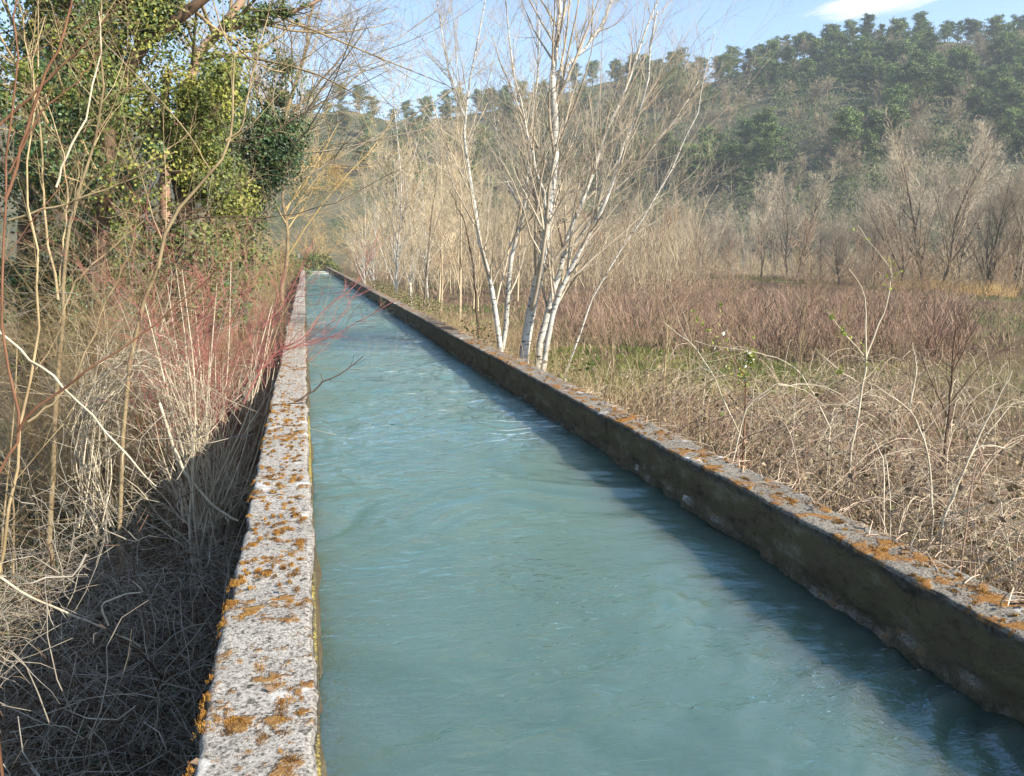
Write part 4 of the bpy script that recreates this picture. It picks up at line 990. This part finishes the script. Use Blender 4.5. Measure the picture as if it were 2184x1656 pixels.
# traced foreground stems
twig_plant('curved_tree', [([(255, 1150), (262, 900), (285, 700), (335, 590), (362, 490), (400, 440), (455, 355), (482, 300), (497, 240), (500, 150), (485, 80), (440, -30)], 0.0294, 0.0079),
    ([(482, 300), (515, 270), (535, 180), (565, 60), (580, -30)], 0.0125, 0.0057),
    ([(478, 305), (560, 292), (650, 238), (740, 195), (830, 150)], 0.0096, 0.0034, M_dark),
    ([(375, 475), (450, 462), (560, 465), (660, 450), (740, 420), (860, 360)], 0.0085, 0.0034, M_dark),
    ([(450, 365), (390, 270), (320, 190), (240, 110), (200, 60)], 0.0079, 0.0034)],
    10.6, 'curved tan stemmed young tree arching up through the thicket', 'tree', M_tan, 820, 8, 4, (.10, .25), rt=.0035, s7=8)
twig_plant('stem_sapling', [([(105, 1160), (112, 1050), (118, 900), (124, 700), (128, 610), (150, 500), (185, 380), (215, 200), (215, 60), (220, -40)], 0.0390, 0.0078), ([(124, 640), (100, 480), (92, 380), (85, 250), (60, 130), (40, 0)], 0.0172, 0.0062), ([(126, 690), (165, 600), (250, 520), (340, 440)], 0.0156, 0.0062), ([(128, 610), (140, 450), (135, 330), (95, 200)], 0.0141, 0.0062)],
    11.2, 'straight tan stemmed sapling with several upright forks', 'sapling', M_tan, 821, 10, 5, (.12, .3), s7=8, rt=.0035)
twig_plant('dark_branch_shrub', [([(-60, 1100), (0, 985), (42, 925), (20, 760), (10, 600), (8, 450), (12, 280), (30, 100), (40, -40)], .0072, .003), ([(40, 920), (90, 860), (180, 795), (270, 735), (330, 690), (400, 630), (470, 575)], .0060, .002), ([(10, 430), (50, 290), (95, 170), (135, 80), (158, -20)], .0068, .004), ([(20, 370), (90, 240), (170, 170), (210, 110)], .0045, .002)],
    3.4, 'dark red brown shrub leaning in close at the picture edge', 'shrub', M_redbrown, 822, 5, 2, (.08, .2), rt=.0015)
twig_plant('stem_sapling', [([(-30, 1320), (0, 1200), (30, 1040), (60, 900), (75, 700), (80, 560), (60, 400), (65, 200), (90, 40)], 0.0215, 0.0066), ([(30, 1000), (78, 640), (20, 470), (140, 434), (250, 395), (368, 341)][2:], .014, .005), ([(0, 267), (78, 195), (154, 121), (193, 76), (250, 20)], .016, .006, M_redbrown), ([(120, 400), (140, 336), (180, 252), (205, 150), (215, 110), (212, 20)], .013, .006, M_pale), ([(60, 900), (150, 820), (230, 640), (300, 480)], 0.0149, 0.0050)], 9.0, 'thin tan sapling beside the picture edge', 'sapling', M_tan, 823, 10, 5, (.12, .3), rt=.003)
twig_plant('fallen_stem', [([(-20, 690), (60, 760), (150, 840), (260, 960), (330, 1040)], 0.0143, 0.0096)], 9.0, 'long pale dead stem lying slantwise across the thicket', 'stem', M_pale, 824, 3)
twig_plant('fallen_stem', [([(-20, 1220), (60, 1270), (150, 1310), (230, 1345), (300, 1380)], 0.0125, 0.0078)], 7.8, 'straight pale stick poking out of the shaded brush', 'stem', M_pale, 825, 2)
twig_plant('fallen_stem', [([(232, 1335), (218, 1300), (225, 1285), (270, 1268), (305, 1262), (283, 1240)], 0.0111, 0.0048)], 7.6, 'bent pale twig catching sun above the shaded brush', 'stem', M_pale, 826, 0)
twig_plant('fallen_stem', [([(340, 860), (370, 950), (395, 1010), (430, 1050), (470, 1090), (510, 1110)], 0.0209, 0.0139)], 10.6, 'curved whitish dead stem at the foot of the multi stemmed shrub', 'stem', M_pale, 827, 2)
twig_plant('fallen_stem', [([(392, 1115), (386, 1060), (384, 1040)], 0.0217, 0.0181)], 11.0, 'short broken white stump at the edge of the shade', 'stem', M_pale, 828, 0)

# dry vine arch (clematis) - one plant
g2 = np.random.default_rng(830); tv = 11.6
Pv = []
for k in range(50):
    j = g2.normal(0, 22, (7, 2)); w_ = g2.normal(0, 42)
    pts = [(205 + w_*.5 + j[0, 0], 1110 + j[0, 1]), (200 + w_*.5 + j[1, 0], 1000 + j[1, 1]), (205 + w_*.6 + j[2, 0], 890 + j[2, 1]), (235 + w_*.5 + j[3, 0], 815 + j[3, 1] + w_*.4), (300 + j[4, 0], 770 + j[4, 1] + w_*.6), (365 + j[5, 0], 785 + j[5, 1] + w_), (410 + j[6, 0]*2, 850 + j[6, 1]*2 + w_)]
    Pv.append(spline([PX(x, y, tv + g2.normal(0, .45)) for x, y in pts[:int(g2.integers(5, 8))]], 16))
Pv = np.array(Pv); base = Pv[0, 0].copy(); Pv -= base
e = link('vine_arch', None, None, base); tag(e, 'straw coloured dead vine bent over into an arch', 'vine')
rv = (.0085*g2.uniform(.4, 1.2, 50))[:, None]*np.linspace(1, .5, 16)[None]
g = Geo(); g.add(*tubes(Pv, rv, 5)); link('stem', g.mesh('stem', M_pale), e)
b, br = grow(Pv, rv, 6, (.2, .97), (20, 60), (.15, .45), .6, -.05, .2, 5, g2, rmin=.003); g = Geo(); g.add(*tubes(b, br, 3)); link('twigs', g.mesh('twigs', M_pale), e)

# multi-stemmed shrub with red tips by the wall
g2 = np.random.default_rng(840); tm_ = 11.2; Pm, rm = [], []
base = PX(445, 1150, tm_); base[2] = gz(base[0], base[1])
for k in range(24):
    tipx = g2.uniform(290, 630); tipy = g2.uniform(500, 760) + abs(tipx - 490)*.6
    b0 = base + np.array([g2.normal(0, .11), g2.normal(0, .15), -.05]); dt = g2.normal(0, .7)
    tp = PX(tipx, tipy, tm_ + dt + .4); tp[0] = min(tp[0], -.45)
    v_ = tp - b0; m1 = b0 + v_*.3 + g2.normal(0, .05, 3); m1[:2] = b0[:2] + v_[:2]*.22 + g2.normal(0, .05, 2); m2 = b0 + v_*.66 + g2.normal(0, .07, 3)
    Pm.append(spline([b0, m1, m2, tp], 14)); rm.append(np.linspace(g2.uniform(.014, .032), .005, 14))
Pm, rm = np.array(Pm) - base, np.array(rm)
e = link('dogwood_shrub', None, None, base); tag(e, 'many stemmed pale shrub with dense red twigs close against the left wall', 'shrub')
for p, r in zip(Pm, rm):
    g = Geo(); g.add(*tubes(p[None], r[None], 6)); link('stem', g.mesh('stem', M_pale), e)
b1, r1 = grow(Pm, rm, 9, (.22, .98), (15, 55), (.16, .45), .6, .04, .14, 7, g2, rmin=.0042); b2, r2 = grow(b1, r1, 4, (.2, .97), (18, 55), (.25, .6), .65, .03, .16, 5, g2, rmin=.0033)
b3, r3 = grow(b2, r2, 2, (.2, .97), (18, 50), (.3, .6), .7, .02, .16, 3, g2, rmin=.0026)
zz_ = lambda q: q[:, 0, 2] + .5*np.sin(q[:, 0, 0]*5 + q[:, 0, 1]*5)
wallx = -.44 - base[0]
g = Geo(); gr_ = Geo()
for q, r, sd in ((b1, r1, 4), (b2, r2, 3), (b3, r3, 3)):
    ok = (q[..., 0] < wallx).all(1) | (q[..., 2] + base[2] > .06).all(1); q, r = q[ok], r[ok]
    h_ = zz_(q) > 2.3; g.add(*tubes(q[~h_], r[~h_], sd)); gr_.add(*tubes(q[h_], r[h_], sd))
link('twigs', g.mesh('twigs', M_pale), e); link('twigs', gr_.mesh('twigs', M_red), e)
# red dogwood shrubs behind
ds = []
for k in range(3):
    g2 = np.random.default_rng(850 + k); P, r = [], []
    for q in range(16):
        a = g2.uniform(0, 6.28); d = g2.uniform(.1, 1.1); h = g2.uniform(1.3, 2.9)
        P.append(spline([(g2.normal(0, .12), g2.normal(0, .12), -.2), (math.cos(a)*d*.35 + g2.normal(0, .08), math.sin(a)*d*.35 + g2.normal(0, .08), h*.5), (math.cos(a)*d, math.sin(a)*d, h)], 9)); r.append(np.linspace(.008, .003, 9))
    P, r = np.array(P), np.array(r); T = Geo(); T.add(*tubes(P, r, 5)); b1, r1 = grow(P, r, 9, (.2, .97), (15, 50), (.18, .45), .6, .05, .13, 6, g2, rmin=.0028); b2, r2 = grow(b1, r1, 4, (.2, .97), (15, 50), (.25, .6), .7, .03, .14, 4, g2, rmin=.002)
    C = Geo(); C.add(*tubes(b1, r1, 3)); C.add(*tubes(b2, r2, 3)); ds.append((T.mesh('stem', M_red), C.mesh('twigs', M_red)))
for k, (x, y, t, s) in enumerate([(385, 640, 12.8, 1.15), (440, 640, 13.4, 1.2), (490, 640, 14.5, 1.15), (530, 640, 16, 1.15), (560, 620, 20, 1.0)]):
    p = PX(x, y, t); p[0] = min(p[0], -1.2)
    e = link('dogwood_shrub', None, None, (p[0], p[1], gz(p[0], p[1]))); e.scale = (s, s, s); e.rotation_euler = (0, 0, k*1.1)
    link('stem', ds[k % 3][0], e); link('twigs', ds[k % 3][1], e); tag(e, 'red stemmed dogwood shrub between the ivy trees and the left wall', 'shrub', 'red dogwoods behind the pale shrub')
# red and dark sprays reaching over the wall and water
twig_plant('dogwood_spray', [([(560, 1010), (590, 900), (640, 850), (664, 838), (690, 815), (730, 795), (775, 760)], 0.0137, 0.0051), ([(664, 838), (658, 810), (655, 790)], 0.0068, 0.0034), ([(690, 815), (683, 797)], 0.0051, 0.0034)], 9.3, 'dark forked twig overhanging the wall and water', 'twig', M_dark, 860, 5, 0, (.05, .12), rt=.003)
twig_plant('dogwood_spray', [([(520, 860), (580, 760), (640, 720), (700, 655), (760, 605), (812, 488)], 0.0109, 0.0031), ([(600, 745), (680, 730), (760, 690), (845, 640)], 0.0078, 0.0031), ([(575, 765), (640, 735), (700, 710), (770, 610)], 0.0078, 0.0031), ([(560, 700), (610, 640), (648, 560), (668, 520)], 0.0078, 0.0031)], 9.8, 'red twigs slanting out across the wall over the water', 'twig', M_red, 861, 8, 2, (.06, .2), rt=.003)

# bank brush
G = Geo(); g_ = np.random.default_rng(66)
def nearwall(n): return np.stack([-.55 - 3.0*g_.uniform(0, 1, n)**1.1, 1.5 + 10.5*g_.uniform(0, 1, n)**1.1], -1)
def tangle(n, xyf, L, hz, r, g_, K=5, wob=.28, flat=.35):
    xy = xyf(n); z = gz(xy[:, 0], xy[:, 1]) + np.abs(g_.normal(0, hz, n))
    d = nrm(g_.normal(size=(n, 3))*np.array([1, 1, flat]) + np.array([0, 0, .15])); l = g_.uniform(.35, 1, n)*L
    P = np.zeros((n, K, 3)); P[:, 0] = np.stack([xy[:, 0], xy[:, 1], z], -1)
    for k in range(1, K): d = nrm(d + g_.normal(0, wob, (n, 3)) - np.array([0, 0, .05])); P[:, k] = P[:, k-1] + d*(l/(K-1))[:, None]
    ok = (P[:, :, 0] < -.47).all(1)
    return P[ok], (r*g_.uniform(.5, 1.3, n)[ok])[:, None]*np.linspace(1, .5, K)[None]
P, r = tangle(4000, nearwall, 1.3, .45, .0052, g_); G.add(*tubes(P, r, 3), 0)
P, r = tangle(1800, nearwall, .7, .5, .0035, g_); G.add(*tubes(P, r, 3), 1)
P, r = tangle(900, nearwall, 1.5, 1.05, .0055, g_, 6, .3, .8); G.add(*tubes(P, r, 4), 0)
P, r = tangle(700, nearwall, 1.7, .35, .009, g_); G.add(*tubes(P, r, 4), 2)
tag(link('brushwood', G.mesh('brushwood', [M_grey, M_tan, M_dark])), 'grey tangled dead twigs in the shade below the left wall', 'brushwood', kind='stuff')
G = Geo()
def leftfar(n): q = np.stack([-.8 - 9*g_.uniform(0, 1, n)**1.1, 7 + 24*g_.uniform(0, 1, n)**1.2], -1); return q[(q[:, 0] < -4.2) | (q[:, 1] > 16) | (g_.uniform(0, 1, n) < .22)]
def patchy(f, sd, th): return lambda n: (lambda a: a[cover(a*2.2, sd, th)])(f(n))
def tang(n, f, *a, **k):
    q = f(n); return tangle(len(q), lambda m: q, *a, **k)
P, r = tang(5000, patchy(leftfar, 61, .46), 1.2, .40, .0055, g_); G.add(*tubes(P, r, 3), 0)
P, r = tang(3600, patchy(leftfar, 62, .50), 1.0, .30, .0050, g_); G.add(*tubes(P, r, 3), 2)
P, r = tang(3200, patchy(leftfar, 64, .50), 1.3, .60, .0050, g_); G.add(*tubes(P, r, 3), 1)
q = patchy(leftfar, 63, .5)(3400); P, r = stems(len(q), lambda n: q, .4, 1.7, .0055, g_, .5, 6, .3); ok = (P[:, :, 0] < -.5).all(1); G.add(*tubes(P[ok], r[ok], 3), 1)
P, r = stems(1700, lambda n: np.stack([-.8 - 3.0*g_.uniform(0, 1, n), 14 + 70*g_.uniform(0, 1, n)], -1), .6, 2.3, .009, g_, .3, 5, .2); ok = (P[:, :, 0] < -.5).all(1); G.add(*tubes(P[ok], r[ok], 3), 1)
tag(link('brushwood', G.mesh('brushwood', [M_tan, M_pale, M_redbrown])), 'straw coloured sunlit scrub of the thicket floor', 'brushwood', kind='stuff')
G = Geo(); G.add(*blades(16000, lambda n: np.stack([-2.6 - 7*g_.uniform(0, 1, n), 6 + 22*g_.uniform(0, 1, n)**1.3], -1), .3, .006, g_, .6), 0)
q = lambda n: (lambda a: a[cover(a*2, 12, .55)])(np.stack([-.6 - 8*g_.uniform(0, 1, n), 1.5 + 16*g_.uniform(0, 1, n)], -1))
G.add(*blades(14000, q, .2, .006, g_, .5), 1)
q = np.stack([-.6 - 7*g_.uniform(0, 1, 16000), 1.5 + 16*g_.uniform(0, 1, 16000)], -1); C = np.stack([q[:, 0], q[:, 1], gz(q[:, 0], q[:, 1]) + np.abs(g_.normal(0, .06, len(q)))], -1)
G.add(*leaves(C, g_.uniform(.03, .07, len(C)), g_), 2)
q = (lambda a: a[cover(a*1.3, 19, .50)])(np.stack([-.6 - 9*g_.uniform(0, 1, 26000), 2.5 + 22*g_.uniform(0, 1, 26000)], -1)); C = np.stack([q[:, 0], q[:, 1], gz(q[:, 0], q[:, 1]) + np.abs(g_.normal(0, .16, len(q)))], -1)
G.add(*leaves(C, g_.uniform(.03, .065, len(C)), g_, normal=np.array([.2, -.2, .7])), 3)
tag(link('grass', G.mesh('grass', [M_dry, M_grass, M_litter, M_ivy], False)), 'dry grass and fallen leaves below the thicket', 'grass', kind='stuff')

# dead leaves and bits of stalk lying on the copings
g_ = np.random.default_rng(88); G = Geo()
q = np.concatenate([np.stack([g_.uniform(3.02, 3.21, 260), 2 + 26*g_.uniform(0, 1, 260)**1.3], -1), np.stack([g_.uniform(-.42, -.06, 60), 2.2 + 14*g_.uniform(0, 1, 60)**1.2], -1)])
C = np.stack([q[:, 0], q[:, 1], g_.uniform(.006, .016, len(q))], -1); G.add(*leaves(C, g_.uniform(.015, .04, len(C)), g_, normal=np.array([0, 0, 2.5]), jit=.5), 0)
n = 150; P0 = np.stack([g_.uniform(3.08, 3.22, n), 2.2 + 22*g_.uniform(0, 1, n)**1.2, g_.uniform(.004, .02, n)], -1); a_ = g_.uniform(-1.2, 1.2, n); L_ = g_.uniform(.05, .22, n)[:, None]
d_ = np.stack([np.cos(a_), np.sin(a_)*1.5, g_.uniform(-.05, .25, n)], -1); P = np.stack([P0 - d_*L_*.15, P0 + d_*L_*.4, P0 + d_*L_ + np.array([0, 0, -.02])], 1); P[..., 2] = np.maximum(P[..., 2], .004)
G.add(*tubes(P, np.full((n, 3), .0025), 3), 1)
tag(link('leaf_litter', G.mesh('leaf_litter', [M_litter, M_cane], False)), 'dead leaves and bits of stalk lying on the wall tops', 'litter', kind='stuff')

# ------------------------------------------------------------------ haze
hz = bpy.data.materials.new('haze'); hz.use_nodes = True; t = hz.node_tree; t.nodes.clear()
ou = t.nodes.new('ShaderNodeOutputMaterial'); pv = t.nodes.new('ShaderNodeVolumePrincipled')
pv.inputs['Color'].default_value = (.82, .90, 1.0, 1); pv.inputs['Density'].default_value = .00034; pv.inputs['Anisotropy'].default_value = .2
t.links.new(pv.outputs[0], ou.inputs['Volume'])
g = Geo(); g.add(*box((200, 700, 70), (2300, 1640, 190)))
tag(link('haze', g.mesh('haze', hz, False)), kind='stuff')

# ------------------------------------------------------------------ cloud
cm_ = bpy.data.materials.new('cloud'); cm_.use_nodes = True; t = cm_.node_tree; bs_ = t.nodes['Principled BSDF']; bs_.inputs['Base Color'].default_value = (.95, .95, .95, 1); bs_.inputs['Roughness'].default_value = 1
bs_.inputs['Specular IOR Level'].default_value = 0
tc = t.nodes.new('ShaderNodeTexCoord'); mp = t.nodes.new('ShaderNodeMapping'); mp.inputs['Scale'].default_value = (1, 1, 0); t.links.new(tc.outputs['Object'], mp.inputs[0])
ln_ = t.nodes.new('ShaderNodeVectorMath'); ln_.operation = 'LENGTH'; t.links.new(mp.outputs[0], ln_.inputs[0])
nz = t.nodes.new('ShaderNodeTexNoise'); nz.inputs['Scale'].default_value = 2.4; nz.inputs['Detail'].default_value = 5; t.links.new(tc.outputs['Object'], nz.inputs['Vector'])
m1 = t.nodes.new('ShaderNodeMath'); m1.operation = 'MULTIPLY_ADD'; m1.inputs[1].default_value = .7; t.links.new(nz.outputs['Fac'], m1.inputs[0]); t.links.new(ln_.outputs['Value'], m1.inputs[2])
mr = t.nodes.new('ShaderNodeMapRange'); mr.inputs['From Min'].default_value = 1.25; mr.inputs['From Max'].default_value = .80; t.links.new(m1.outputs[0], mr.inputs['Value'])
tl_ = t.nodes.new('ShaderNodeBsdfTranslucent'); tl_.inputs[0].default_value = (.97, .97, .97, 1); mx1 = t.nodes.new('ShaderNodeMixShader'); mx1.inputs[0].default_value = .65
t.links.new(bs_.outputs[0], mx1.inputs[1]); t.links.new(tl_.outputs[0], mx1.inputs[2])
tp_ = t.nodes.new('ShaderNodeBsdfTransparent'); mx2 = t.nodes.new('ShaderNodeMixShader'); t.links.new(mr.outputs[0], mx2.inputs[0]); t.links.new(tp_.outputs[0], mx2.inputs[1]); t.links.new(mx1.outputs[0], mx2.inputs[2])
t.links.new(mx2.outputs[0], t.nodes['Material Output'].inputs['Surface'])
xs = np.linspace(-1, 1, 33); Xc, Yc = np.meshgrid(xs, xs); Zc = .5*(fbm(np.stack([Xc*2, Yc*2, 0*Xc], -1), 44, 3) - .5)
I = np.arange(33*33).reshape(33, 33); F_ = np.stack([I[:-1, :-1], I[:-1, 1:], I[1:, 1:], I[1:, :-1]], -1).reshape(-1, 4)
g = Geo(); g.add(np.stack([Xc, Yc, Zc + .18*np.clip(1 - Xc**2 - Yc**2, 0, 1)], -1), F_)
o = link('cloud', g.mesh('cloud', cm_), None, PX(1915, -2, 3200)); o.scale = (400, 330, 60); o.rotation_euler = (R(4), R(-6), -YAW - R(20)); tag(o, kind='stuff')
